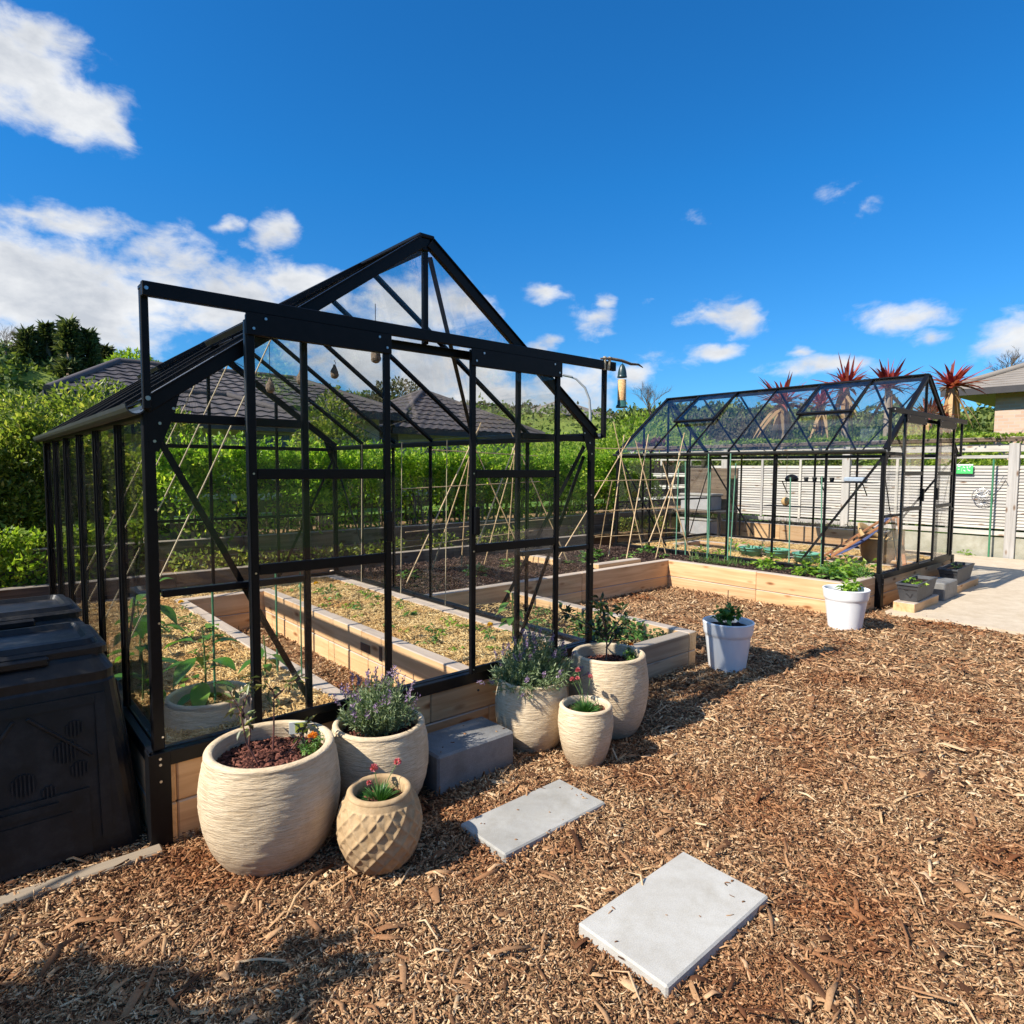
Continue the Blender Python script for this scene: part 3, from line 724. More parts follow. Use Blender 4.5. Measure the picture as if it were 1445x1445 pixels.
                fr.bar(top+d*0.014+Vector((0, ya+0.014, 0)), top+d*0.014+Vector((0, yb-0.014, 0)), 0.024, 0.028, vn, 0.002)
                vf = P('roof_vent', fr)
                g = [top+d*0.02+Vector((0, ya, 0)), top+d*(Lv-0.01)+Vector((0, ya, 0)), top+d*(Lv-0.01)+Vector((0, yb, 0)), top+d*0.02+Vector((0, yb, 0))]
                MB().prism(g, vn*0.004).build('vent_glass', m_roofglass, vf)
                st_ = MB().tube([top+d*Lv*0.95+Vector((0, (ya+yb)/2, -0.02)), Vector((x, (ya+yb)/2, GE))+sl_*Ls*0.5+nx*0.02], 0.005, 6)
                st_.build('vent_stay', m_black, vf)
                P('vent_bar', MB().bar(Vector((x, ya, GE))+sl_*Ls*0.52+nx*0.012, Vector((x, yb, GE))+sl_*Ls*0.52+nx*0.012, 0.03, 0.025, nx, 0.002))
        # diagonal braces on the side wall (first and last bay pair) and roof
        xi = x+0.046*i
        for (ya, za, yb, zb) in ((0.04, GE-0.08, 0.90, 0.42), (GD-0.04, GE-0.08, GD-0.90, 0.42)):
            P('brace', MB().bar((xi, ya, za), (xi, yb, zb), 0.004, 0.028, (0, 0, 1)))
        a = Vector((x, 0, GE)) - Vector((-(GR-GE)*i, 0, GW/2)).normalized()*0.018
        sl_ = Vector(((GW/2)*i, 0, GR-GE)).normalized()
        P('brace', MB().bar(a+sl_*0.08+Vector((0, 1.2, 0)), a+sl_*1.5+Vector((0, 0.05, 0)), 0.026, 0.004, (0, 0, 1)))
        P('brace', MB().bar(a+sl_*0.08+Vector((0, GD-1.2, 0)), a+sl_*1.5+Vector((0, GD-0.05, 0)), 0.026, 0.004, (0, 0, 1)))
    P('ridge_beam', B((GW/2-0.024, -0.005, GR-0.055), (GW/2+0.024, GD+0.005, GR+0.005)).cbox((GW/2-0.045, -0.015, GR+0.006), (GW/2+0.045, GD+0.015, GR+0.024)))
    # gable ends
    for y, j in ((0, 1), (GD, -1)):
        front = y == 0
        xs = (0.642, 1.927) if front else (0.642, GW/2, 1.927)
        for x in xs:
            P('glazing_bar', B((x-0.014, min(y, y+0.026*j), 0.387), (x+0.014, max(y, y+0.026*j), roofz(x)-0.035)))
        P('glazing_bar', B((GW/2-0.014, min(y-.004*j, y+0.024*j), 2.15 if front else 2.1), (GW/2+0.014, max(y-.004*j, y+0.024*j), GR-0.06)))
        rails = ((0.043, 0.622), (1.947, GW-0.043)) if front else ((0.043, 0.622), (0.662, GW/2-0.02), (GW/2+0.02, 1.907), (1.947, GW-0.043))
        for (xa, xb) in rails:
            P('gable_rail', B((xa, min(y-0.004*j, y+0.028*j), 1.692), (xb, max(y-0.004*j, y+0.028*j), 1.728)))
            P('gable_rail', B((xa, min(y-0.010*j, y+0.024*j), 1.000), (xb, max(y-0.010*j, y+0.024*j), 1.028)))
            ya, yb = sorted((y+0.010*j, y+0.014*j))
            P('glass_pane', MB().box((xa-0.01, ya, 0.389), (xb+0.01, yb, 0.999)), m_glass)
            P('glass_pane', MB().box((xa-0.01, ya, 1.029), (xb+0.01, yb, 1.691)), m_glass)
            a, b = xa-0.01, xb+0.01
            P('glass_pane', MB().prism([(a, y+0.010*j, 1.729), (b, y+0.010*j, 1.729), (b, y+0.010*j, max(1.735, roofz(b)-0.03)), (a, y+0.010*j, max(1.735, roofz(a)-0.03))], (0, 0.004*j, 0)), m_glass)
        if front:
            for (a, b) in ((0.662, GW/2-0.018), (GW/2+0.018, 1.907)):
                P('glass_pane', MB().prism([(a, 0.010, 2.15), (b, 0.010, 2.15), (b, 0.010, roofz(b)-0.03), (a, 0.010, roofz(a)-0.03)] if True else [], (0, 0.004, 0)), m_glass)
            P('gable_rail', B((0.55, 0.0, 2.105), (2.02, 0.03, 2.148)))
        # gable braces
        P('brace', MB().bar((0.05, y+0.040*j, 1.64), (0.665, y+0.040*j, 0.41), 0.026, 0.004, (0, 1, 0)))
        P('brace', MB().bar((GW-0.05, y+0.040*j, 1.60), (1.93, y+0.040*j, 0.41), 0.026, 0.004, (0, 1, 0)))
    # sliding door gear
    P('door_track', B((-0.01, -0.078, 2.150), (2.69, -0.052, 2.205)).cbox((-0.01, -0.0515, 2.180), (2.69, -0.002, 2.200)))
    for (x, z) in ((0.0, GE-0.01), (2.62, 1.72)):
        P('track_support', B((x-0.012, -0.050, z), (x+0.016, -0.022, 2.179)))
    P('bolt', MB().tube([(0.004, -0.0495, GE+0.03), (0.004, -0.055, GE+0.03)], 0.009, 10).tube([(0.004, -0.0775, 2.178), (0.004, -0.083, 2.178)], 0.007, 10), m_bolt)
    for dx in (0.38, 1.535):
        d = thing('door', None, None); d.parent = t
        del_ = MB()
        st1 = MB().cbox((dx-0.014, -0.074, 0.395), (dx+0.018, -0.050, 2.145), 0.003); st1.build('stile', m_black, d)
        st2 = MB().cbox((dx+0.622, -0.074, 0.395), (dx+0.654, -0.050, 2.145), 0.003); st2.build('stile', m_black, d)
        for (z0, z1) in ((0.395, 0.430), (1.060, 1.106), (1.466, 1.511), (2.060, 2.147)):
            MB().cbox((dx+0.0185, -0.072, z0), (dx+0.6215, -0.052, z1), 0.003).build('door_rail', m_black, d)
        MB().cbox((dx-0.02, -0.086, 2.06), (dx+0.655, -0.079, 2.149), 0.001).build('header_plate', m_black, d)
        bo = MB()
        for bx in (dx+0.01, dx+0.63):
            bo.tube([(bx, -0.0855, 2.085), (bx, -0.090, 2.085)], 0.006, 8).tube([(bx+(0.05 if bx < dx+.3 else -0.04), -0.0855, 2.13), (bx+(0.05 if bx < dx+.3 else -0.04), -0.090, 2.13)], 0.006, 8)
        for bz in (0.42, 1.07, 1.49): bo.tube([(dx+0.002, -0.0735, bz), (dx+0.002, -0.077, bz)], 0.0045, 8)
        bo.build('bolt', m_bolt, d)
        for (z0, z1) in ((0.4295, 1.0605), (1.1055, 1.4665), (1.5105, 2.0605)):
            MB().box((dx+0.015, -0.064, z0), (dx+0.625, -0.060, z1)).build('glass_pane', m_glass, d)
        hx = dx+0.63 if dx < 1 else dx+0.01
        MB().cbox((hx-0.012, -0.095, 1.16), (hx+0.022, -0.0745, 1.31), 0.005).build('handle', m_black, d)
    # draught brush along the leading edge of the left door
    MB().cbox((0.358, -0.072, 0.40), (0.3655, -0.052, 2.12), 0.002).build('brush_strip', m_gutter, [c for c in t.children if c.name.startswith('door') and c.type == 'EMPTY'][0])
    return t

gh1 = make_greenhouse((0, 0, 0), 'nearer black framed glass greenhouse with cream pots in front of its open doors')
gh2 = copy_tree(gh1, loc=(7.09, -0.18, 0), label='farther black framed glass greenhouse beside the pale slatted fence and concrete path')

# ---------------------------------------------------------------- sleeper bases and beds
def sleeper(par, a, b, ax, mats=m_wood, name='sleeper'):
    return MB().cbox(a, b, 0.006).build(name, mats[ax], par)

def make_base(loc, label):
    t = thing('sleeper_base', label, 'timber base', loc, group='timber bases under the greenhouses')
    for (z0, z1) in ((-0.06, 0.158), (0.161, 0.350)):
        # side walls show end grain on the front, front wall butts between
        for (xa, xb) in ((-0.015, 0.07), (GW-0.07, GW+0.015)):
            sleeper(t, (xa, -0.012, z0), (xb, GD+0.012, z1), 'y')
        for (ya, yb) in ((-0.010, 0.085), (GD-0.085, GD+0.010)):
            xs = [0.072, 0.9, 1.7, GW-0.072] if z0 < 0 else [0.072, 1.3, GW-0.072]
            for a, b in zip(xs[:-1], xs[1:]): sleeper(t, (a+0.001, ya, z0), (b-0.001, yb, z1), 'x')
    for (x, z) in ((0.74, 0.25), (0.76, 0.10), (1.62, 0.27), (2.2, 0.12), (2.22, 0.27)):
        MB().tube([(x, -0.009, z), (x, -0.0135, z)], 0.007, 8).build('coach_screw', m_gutter, t)
    return t
base1 = make_base((0, 0, 0), 'sawn timber sleeper base under the nearer greenhouse behind the cream pots')
base2 = copy_tree(base1, loc=(7.09, -0.18, 0), label='sawn timber sleeper base under the farther greenhouse behind slate troughs')

def straw_fill(name, rects, z, mat_base, mat_chip, par, n_per, Lr, Wr, Tr, seed=0, tilt=0.35):
    for (x0, x1, y0, y1) in rects:
        zf = lambda x, y: z + (fbm(np.asarray(x)*6+seed, np.asarray(y)*6+seed, 3)-0.5)*0.06
        grid(name, x0, x1, y0, y1, 0.04, zf, mat_base, par)
        n = int(n_per*(x1-x0)*(y1-y0))
        x = NR.uniform(x0+.01, x1-.01, n); y = NR.uniform(y0+.01, y1-.01, n)
        V, F = scatter_chips(n, (x, y), zf, Lr, Wr, Tr, tilt, 0.018, 1.0)
        o = mesh_np(name+'_strands' if 'straw' in name else name+'_chips', V, F, mat_chip, par); o['kind'] = 'stuff'

def make_bed(loc, label, dens):
    t = thing('raised_bed', label, 'garden bed', loc, group='U shaped beds inside the greenhouses')
    for (z0, z1) in ((-0.05, 0.155), (0.158, 0.345)):
        for (xa, xb) in ((0.845, 0.94), (1.61, 1.705)):
            ys = [0.088, 1.9, 3.30] if z0 < 0 else [0.088, 1.35, 2.6, 3.30]
            for a, b in zip(ys[:-1], ys[1:]): sleeper(t, (xa, a+0.001, z0), (xb, b-0.001, z1), 'y')
        sleeper(t, (0.845, 3.302, z0), (1.705, 3.40, z1), 'x')
    sleeper(t, (2.41, 0.09, 0.20), (2.498, 3.66, 0.352), 'y')
    straw_fill('straw_mulch', [(0.072, 0.845, 0.088, 3.66), (1.705, 2.41, 0.088, 3.66), (0.845, 1.705, 3.402, 3.66)], 0.335, m_strawbase, m_straw, t, dens, (0.015, 0.05), (0.0025, 0.006), (0.001, 0.003))
    return t
bed1 = make_bed((0, 0, 0), 'U shaped timber bed mulched with golden straw inside the nearer greenhouse', 9500)
wm_ = MB().cbox((1.606, 1.05, 0.185), (1.6095, 1.09, 0.285), 0.0005).cbox((1.606, 1.22, 0.20), (1.6095, 1.36, 0.26), 0.0005)
wm_.build('wire_mesh_patch', m_gutter, bed1)
bed2 = copy_tree(bed1, loc=(7.09, -0.18, 0), label='U shaped timber bed with straw inside the farther greenhouse behind green stakes')

# strawberry bed against the nearer greenhouse
t = thing('raised_bed', 'low timber bed of strawberry plants between the nearer greenhouse and the white pot', 'garden bed', (0, 0, 0))
sleeper(t, (2.60, -0.065, 0.135), (3.61, 0.03, 0.275), 'x', m_tanwood); sleeper(t, (2.60, -0.062, -0.06), (3.612, 0.03, 0.132), 'x', m_tanwood)
sleeper(t, (3.613, -0.065, 0.135), (3.71, 1.1, 0.277), 'y'); sleeper(t, (3.613, 1.102, 0.135), (3.71, 2.048, 0.276), 'y')
sleeper(t, (3.615, -0.062, -0.06), (3.71, 2.048, 0.132), 'y')
straw_fill('bark_soil', [(2.60, 3.613, 0.03, 2.04)], 0.20, m_dirtbase, m_straw, t, 1500, (0.015, 0.05), (0.003, 0.006), (0.001, 0.003), 5)

# L-shaped dark compost bed behind the courtyard and along the farther greenhouse
t = thing('raised_bed', 'L shaped timber bed of dark compost wrapping the courtyard beside the farther greenhouse', 'garden bed', (0, 0, 0))
for (z0, z1) in ((-0.05, 0.15), (0.153, 0.355)):
    sleeper(t, (2.66, 2.052, z0), (4.7, 2.15, z1), 'x'); sleeper(t, (4.702, 2.052, z0), (6.42, 2.15, z1), 'x')
    sleeper(t, (6.32, 0.85, z0), (6.42, 2.049, z1), 'y'); sleeper(t, (6.32, -0.155, z0), (6.42, 0.848, z1), 'y')
    sleeper(t, (6.422, -0.155, z0), (7.04, -0.06, z1), 'x')
    sleeper(t, (2.60, 2.052, z0), (2.659, 4.0, z1), 'y')
sleeper(t, (5.1, 2.16, 0.30), (5.9, 2.27, 0.40), 'x'); sleeper(t, (4.9, 2.7, 0.30), (5.02, 3.4, 0.42), 'y')
straw_fill('compost', [(2.66, 6.42, 2.15, 3.99), (6.42, 7.06, -0.06, 3.99)], 0.325, m_dirtbase, m_dirt, t, 2600, (0.012, 0.035), (0.006, 0.014), (0.003, 0.007), 9)

# retaining walls of old sleepers behind everything
def retaining(label, x0, x1, y, z0, z1, n, d=0.1):
    t = thing('retaining_wall', label, 'retaining wall', (0, 0, 0))
    L = (x1-x0)/n; nz = max(1, round((z1-z0)/0.2))
    for i in range(n):
        for k in range(nz):
            a = z0+(z1-z0)*k/nz; b = z0+(z1-z0)*(k+1)/nz
            off = 0.03*((i+k) % 2)
            sleeper(t, (x0+i*L+0.002, y, a+0.0015), (x0+(i+1)*L-0.002, y+d, b-0.0015), 'x', m_oldwood)
    return t
retaining('lower weathered retaining wall behind the bamboo trellises', -3.0, 7.05, 4.02, 0.0, 0.48, 5)
retaining('upper weathered retaining wall at the foot of the hedge', -6.0, 9.6, 4.42, 0.0, 0.76, 6)
zf = lambda x, y: 0.46+(fbm(x*5, y*5, 3)-.5)*0.05
n = 9000; x = NR.uniform(-5.5, 9.3, n); k = fbm(x*1.3+7, x*0+3, 4) > .45; x = x[k]; n = len(x); y = NR.uniform(4.12, 4.60, n)
P_ = np.stack([x, y, .44+NR.random(n)*(.12+.35*np.clip(fbm(x*2.1, y*2, 3)-.3, 0, 1))], 1); V, F = leaf_geo(P_, NR.normal(0, .8, (n, 3))+np.array([[0, -.3, .7]]), NR.uniform(.035, .07, n), .032)
tag(mesh_np('bank_groundcover', V, F, l_shrub), kind='stuff')
tag(grid('bank_soil', -5.9, 9.5, 4.12, 4.43, 0.06, lambda x, y: 0.44+(fbm(x*5, y*5, 3)-.5)*0.05, m_mulchbase), kind='structure')
tag(grid('hedge_soil', -6, 12.9, 4.51, 6.2, 0.08, lambda x, y: 0.72+(fbm(x*5, y*5, 3)-.5)*0.08, m_mulchbase), kind='structure')
# ---------------------------------------------------------------- pots
def smooth_prof(pts, n=40):
    """Catmull-Rom through (r,z) points"""
    P = [np.array(p, float) for p in pts]; P = [2*P[0]-P[1]] + P + [2*P[-1]-P[-2]]
    out = []
    m = len(P)-3
    for i in range(m):
        for k in range(max(2, n//m)):
            t = k/max(2, n//m); a, b, c, d = P[i:i+4]
            out.append(tuple(0.5*((2*b)+(-a+c)*t+(2*a-5*b+4*c-d)*t*t+(-a+3*b-3*c+d)*t**3)))
    out.append(tuple(P[-2])); return out

def pot(label, x, y, R, H, rim, soilz, shape, mat, fill='bark', z=0.0, fn=None, seg=120, group='cream textured garden pots', n_fill=900, rings=60):
    t = thing('plant_pot', label, 'plant pot', (x, y, z), group=group)
    prof = smooth_prof([(r*R, h*H) for r, h in shape], rings)
    rt_ = prof[-1][0]
    prof2 = [(0.001, 0.004), (prof[0][0]*0.9, 0.0)] + prof
    mb = MB(); mb.lathe(prof2, seg, fn=fn); mb.build('body', mat, t)
    e = prof[-1]
    rimp = [(e[0]+0.0005, e[1]-0.004), (e[0]+0.001, e[1]+0.004), (e[0]-0.004, e[1]+0.011), (e[0]-rim*0.5, e[1]+0.014), (e[0]-rim+0.004, e[1]+0.010), (e[0]-rim, e[1]+0.001), (e[0]-rim, e[1]-0.03), (e[0]-rim-0.002+0.01, soilz-0.03)]
    MB().lathe(smooth_prof(rimp, 24), 72).build('rim', mat, t)
    rs = e[0]-rim+0.006
    base, chip = {'bark': (m_barkbase, m_bark), 'dirt': (m_dirtbase, m_dirt), 'straw': (m_strawbase, m_straw)}[fill]
    # soil surface: radial sheet with lumps
    V = []; F = []; nr, ns = 12, 40
    for i in range(nr+1):
        for k in range(ns):
            rr = rs*i/nr; a = 2*PI*k/ns; xx = rr*math.cos(a); yy = rr*math.sin(a)
            V.append((xx, yy, soilz+(float(fbm(xx*14+x*9, yy*14+y*9, 3))-.5)*0.03))
    for i in range(nr):
        for k in range(ns): F.append((i*ns+k, i*ns+(k+1) % ns, (i+1)*ns+(k+1) % ns, (i+1)*ns+k))
    mb = MB(); mb.add(V, F, True); mb.build('soil', base, t)
    if n_fill:
        r = rs*np.sqrt(NR.random(n_fill))*0.97; a = NR.random(n_fill)*2*PI
        xx = r*np.cos(a); yy = r*np.sin(a)
        zf = lambda p, q: soilz+(fbm(p*14+x*9, q*14+y*9, 3)-.5)*0.03
        lr = {'bark': ((0.010, 0.024), (0.007, 0.014), (0.003, 0.008)), 'dirt': ((0.008, 0.02), (0.005, 0.011), (0.002, 0.006)), 'straw': ((0.02, 0.06), (0.003, 0.007), (0.001, 0.003))}[fill]
        V, F = scatter_chips(n_fill, (xx, yy), zf, *lr, 0.35, 0.010, 0.5)
        mesh_np('bark_chips' if fill == 'bark' else 'mulch_chips', V, F, chip, t)['kind'] = 'stuff'
    return t

EGG = [(0.62, 0.0), (0.74, 0.05), (0.90, 0.24), (0.985, 0.46), (1.0, 0.66), (0.97, 0.84), (0.925, 0.96), (0.915, 1.0)]
TALL = [(0.55, 0.0), (0.66, 0.05), (0.82, 0.24), (0.95, 0.50), (1.0, 0.72), (0.985, 0.86), (0.955, 0.97), (0.95, 1.0)]
def scratch(amp, seed):
    def fn(t, z, r):
        c, s = math.cos(t), math.sin(t)
        return amp*(float(fbm(np.array(c*5+seed+z*61), np.array(s*5+seed+z*47), 4))-0.45) + amp*0.45*(float(vnoise(np.array(c*9+seed+z*130), np.array(s*9+z*90)))-0.5)
    return fn
pot('largest cream textured pot with red bark and thin blueberry stems at the greenhouse corner', 0.335, -0.335, 0.262, 0.425, 0.034, 0.365, EGG, m_pot, fn=scratch(0.0048, 3), n_fill=1700, rings=80, seg=160)
pot('cream textured pot of upright lavender tucked behind the largest pot', 0.845, -0.275, 0.222, 0.365, 0.028, 0.315, EGG, m_pot, fn=scratch(0.0042, 8), n_fill=900)
pot('cream textured pot overflowing with leaning lavender beside the dark step block', 1.785, -0.275, 0.200, 0.365, 0.028, 0.315, EGG, m_pot, fn=scratch(0.0042, 5), n_fill=500)
pot('smallest cream textured pot with thrift in front of the lavender', 1.845, -0.62, 0.142, 0.30, 0.024, 0.26, TALL, m_pot, fn=scratch(0.0036, 13), n_fill=450)
pot('large cream textured pot with a dark leaved shrub beside the strawberry bed', 2.255, -0.42, 0.229, 0.45, 0.032, 0.385, EGG, m_pot, fn=scratch(0.0045, 21), n_fill=1200)
pot('half buried cream pot with a pepper plant inside the greenhouse glass', 0.315, 0.40, 0.205, 0.40, 0.024, 0.335, EGG, m_pot, fill='straw', z=0.03, fn=scratch(0.006, 31), n_fill=300)
def diamond(t, z, r):
    k = 8.0; u = t/(2*PI)*k*2; v = z*14.5
    a = abs(((u+v) % 1.0)-0.5)*2; b = abs(((u-v) % 1.0)-0.5)*2
    d = max(a, b)
    e = 1.0 if 0.02 < z < 0.262 else 0.0
    return e*(0.0075*(max(0.0, d-0.35)/0.65)**1.6)
pot('small round tan pot with a raised diamond lattice and pink thrift', 0.620, -0.68, 0.156, 0.285, 0.026, 0.235, [(0.50, 0.0), (0.62, 0.04), (0.83, 0.20), (0.97, 0.42), (1.0, 0.58), (0.95, 0.77), (0.84, 0.92), (0.78, 1.0)], m_pot_tan, fn=diamond, seg=288, rings=110, group='tan patterned pots', n_fill=500)

def white_pot(label, x, y, R, H):
    t = thing('plant_pot', label, 'plant pot', (x, y, 0), group='white plastic pots')
    b = R*0.70
    lip = H*0.75
    f = lambda z: b+(R-0.008-b)*(z/H)
    prof = [(0.001, 0.012), (b*0.9, 0.012), (b*0.96, 0.0), (b, 0.006)] + [(f(z), z) for z in np.linspace(0.02, lip-0.02, 8)] + [(f(lip)-0.001, lip-0.012), (f(lip)+0.004, lip-0.004), (f(lip)+0.009, lip+0.004)] + [(f(z)+0.009, z) for z in np.linspace(lip+0.02, H-0.012, 6)] + [(f(H)+0.009, H-0.005), (f(H)+0.005, H), (f(H)-0.004, H), (f(H)-0.009, H-0.006), (f(H)-0.012, H-0.05), (f(H)-0.02, H-0.09)]
    MB().lathe(prof, 72).build('body', m_white, t)
    V = []; F = []; rs = f(H)-0.012; nr, ns = 10, 36
    for i in range(nr+1):
        for k in range(ns):
            rr = rs*i/nr; a = 2*PI*k/ns
            V.append((rr*math.cos(a), rr*math.sin(a), H-0.045+(float(fbm(rr*math.cos(a)*20+5, rr*math.sin(a)*20+5, 3))-.5)*0.03))
    for i in range(nr):
        for k in range(ns): F.append((i*ns+k, i*ns+(k+1) % ns, (i+1)*ns+(k+1) % ns, (i+1)*ns+k))
    mb = MB(); mb.add(V, F, True); mb.build('soil', m_dirtbase, t)
    return t
white_pot('white plastic pot half in shadow beside the strawberry bed corner', 3.82, -0.265, 0.188, 0.378)
white_pot('white plastic pot fully in sun in front of the farther greenhouse bed', 5.84, -0.32, 0.205, 0.395)

# ---------------------------------------------------------------- plants
def np_obj(name, geo, mat, par=None, loc=None): return mesh_np(name, geo[0], geo[1], mat, par, loc)
def rand_dirs(n, zmin=-0.2, zmax=1.0):
    z = NR.uniform(zmin, zmax, n); a = NR.random(n)*2*PI; r = np.sqrt(np.clip(1-z*z, 0, 1))
    return np.stack([r*np.cos(a), r*np.sin(a), z], 1)

def lavender(label, x, y, z, R, H, ns, nfl, lean=(0, 0), drop=0.0):
    t = thing('lavender', label, 'lavender', (x, y, z), group='lavender plants')
    stems = MB(); LP = []; LD = []; FP = []; FD = []
    for i in range(ns):
        a = RR.uniform(0, 2*PI); q = math.sqrt(RR.random())
        h = H*(RR.uniform(0.55, 1.0))*(1-0.45*q*q) - drop*q
        tip = np.array([R*q*math.cos(a)+lean[0]*h, R*q*math.sin(a)+lean[1]*h, h])
        b = np.array([0.25*R*q*math.cos(a), 0.25*R*q*math.sin(a), 0.0])
        m = (b+tip)/2 + np.array([R*0.18*q*math.cos(a), R*0.18*q*math.sin(a), 0.06*H])
        ts = np.linspace(0, 1, 9)[:, None]
        c = (1-ts)**2*b + 2*ts*(1-ts)*m + ts**2*tip
        if i % 3 == 0: stems.tube([c[0], c[4], c[8]], 0.0012, 4, False)
        d = unit(tip-m)
        for k in range(1, 9):
            for s in range(3):
                LP.append(c[k]+NR.normal(0, 0.003, 3)); LD.append(unit(d*0.9+NR.normal(0, 0.55, 3)))
        if i < nfl:
            u = unit(d+np.array([0, 0, 0.4])); L = RR.uniform(0.04, 0.09)
            stems.tube([c[8], c[8]+u*L], 0.0011, 4, False)
            for k in range(26):
                FP.append(c[8]+u*(L*0.45+L*0.75*RR.random())+NR.normal(0, 0.0035, 3)); FD.append(unit(u*0.8+NR.normal(0, 0.7, 3)))
    stems.build('stems', m_stem, t)
    LP = np.array(LP); np_obj('foliage', leaf_geo(LP, np.array(LD), NR.uniform(0.018, 0.038, len(LP)), 0.0058, 0.1, 0.15), l_lav, t)
    FP = np.array(FP); np_obj('flowers', leaf_geo(FP, np.array(FD), 0.014, 0.007, 0.2, 0.1), l_lavfl, t)
    return t
lavender('bushy upright lavender with pale purple spikes behind the largest pot', 0.845, -0.275, 0.31, 0.165, 0.265, 230, 40)
lavender('big loose lavender leaning over its pot toward the dark leaved shrub', 1.785, -0.275, 0.31, 0.235, 0.36, 430, 46, (0.10, -0.10), 0.10)

def thrift(label, x, y, z, R, n, stalks):
    t = thing('thrift_plant', label, 'flowering plant', (x, y, z), group='tufts of thrift')
    D = rand_dirs(n, 0.25, 1.0); P = D*np.array([[0.02, 0.02, 0.0]])
    np_obj('foliage', blade_geo(P, D, NR.uniform(0.6, 1.0, n)*R, 0.006, 0.25), l_grass, t)
    for (dx, dy, h, r) in stalks:
        mb = MB(); mb.tube([(0, 0, 0), (dx*0.5, dy*0.5, h*0.62), (dx, dy, h)], 0.0016, 5); s = mb.build('flower_stalk', m_stem, t)
        d = rand_dirs(60, -0.6, 1.0); P = np.array([[dx, dy, h]])+d*r*0.35
        np_obj('flower_head', leaf_geo(P, d, r*0.8, r*0.6, 0.2, 0.1), l_pink, s)
    return t
thrift('dark green thrift tuft with two pink flowers in the diamond lattice pot', 0.620, -0.68, 0.24, 0.105, 240, [(0.005, 0.05, 0.115, 0.016), (0.10, 0.035, 0.115, 0.015), (-0.02, 0.045, 0.065, 0.010)])
thrift('dark green thrift tuft with red flower heads in the smallest cream pot', 1.845, -0.62, 0.265, 0.10, 260, [(0.045, 0.10, 0.19, 0.014), (0.10, 0.06, 0.155, 0.012), (-0.03, 0.07, 0.165, 0.013), (-0.01, 0.05, 0.17, 0.012)])

def twiggy(name, label, cat, x, y, z, stems, leafmat, nleaf, ll, lw, stemmat=m_redstem, spread=0.06, group=None, r=0.003):
    """stems: list of polylines; leaves toward the ends"""
    t = thing(name, label, cat, (x, y, z), group=group)
    mb = MB(); P = []; D = []
    for s in stems:
        s = [np.array(p, float) for p in s]
        mb.tube(s, [r*(1-0.6*i/(len(s)-1)) for i in range(len(s))], 6)
        for k in range(nleaf):
            q = 0.45+0.55*RR.random(); i = min(int(q*(len(s)-1)), len(s)-2); f = q*(len(s)-1)-i
            p = s[i]*(1-f)+s[i+1]*f
            d = unit(NR.normal(0, 1, 3)+np.array([0, 0, 0.25])); 
            P.append(p+d*spread*0.15*RR.random()); D.append(d)
    mb.build('stems', stemmat, t)
    P = np.array(P); np_obj('foliage', leaf_geo(P, np.array(D), NR.uniform(*ll, len(P)), NR.uniform(*lw, len(P)), 0.18, 0.25, up=(0, 0, 1)), leafmat, t)
    return t
twiggy('blueberry_plant', 'young blueberry with bare red stems and few purplish leaves in the largest pot', 'shrub', 0.305, -0.295, 0.36,
       [[(-0.02, -0.06, 0), (-0.06, -0.04, 0.10), (-0.07, 0.0, 0.22), (-0.10, 0.03, 0.30)], [(0.06, 0.02, 0), (0.07, 0.03, 0.12), (0.08, 0.05, 0.24), (0.05, 0.08, 0.31)], [(0.08, 0.05, 0.22), (0.14, 0.04, 0.27), (0.18, 0.03, 0.29)],
        [(-0.07, 0.0, 0.2), (-0.02, 0.06, 0.26), (0.0, 0.08, 0.31)], [(-0.01, 0.10, 0), (0.0, 0.10, 0.1), (-0.03, 0.12, 0.2)], [(0.10, -0.02, 0), (0.16, -0.01, 0.05), (0.20, 0.02, 0.09)]], l_blue, 20, (0.028, 0.052), (0.013, 0.024), spread=0.15, r=0.0042)
t = twiggy('marigold', 'small feathery marigold with an orange bloom at the rim of the largest pot', 'flowering plant', 0.475, -0.41, 0.365,
       [[(0, 0, 0), (RR.uniform(-.05, .05), RR.uniform(-.05, .05), RR.uniform(.03, .07))] for _ in range(9)], l_seed, 26, (0.012, 0.024), (0.004, 0.007), m_stem, 0.05, 'small marigolds', 0.002)
d = rand_dirs(70, 0.0, 1); np_obj('flower', leaf_geo(np.array([[0.0, 0.0, 0.085]])+d*0.006, d, 0.016, 0.010), l_orange, t)
mb = MB().cbox((-0.045, -0.002, 0), (0.045, 0.002, 0.052), 0.001)
t = mb.build('plant_label', M_simple('label white', (0.72, 0.74, 0.68), rough=0.5), None, (0.500, -0.225, 0.395), -0.45); tag(t, 'white plant tag with a yellow and blue picture stuck in the largest pot', 'plant label')
MB().cbox((-0.020, -0.0032, 0.006), (0.042, -0.0022, 0.048), 0.0003).build('printed_picture', M_simple('label yellow', (0.75, 0.66, 0.08), (0.30, 0.52, 0.10), 40, rough=0.5), t)
MB().cbox((0.012, -0.0042, 0.010), (0.040, -0.0033, 0.020), 0.0003).build('printed_band', M_simple('label blue', (0.16, 0.42, 0.72), rough=0.5), t)

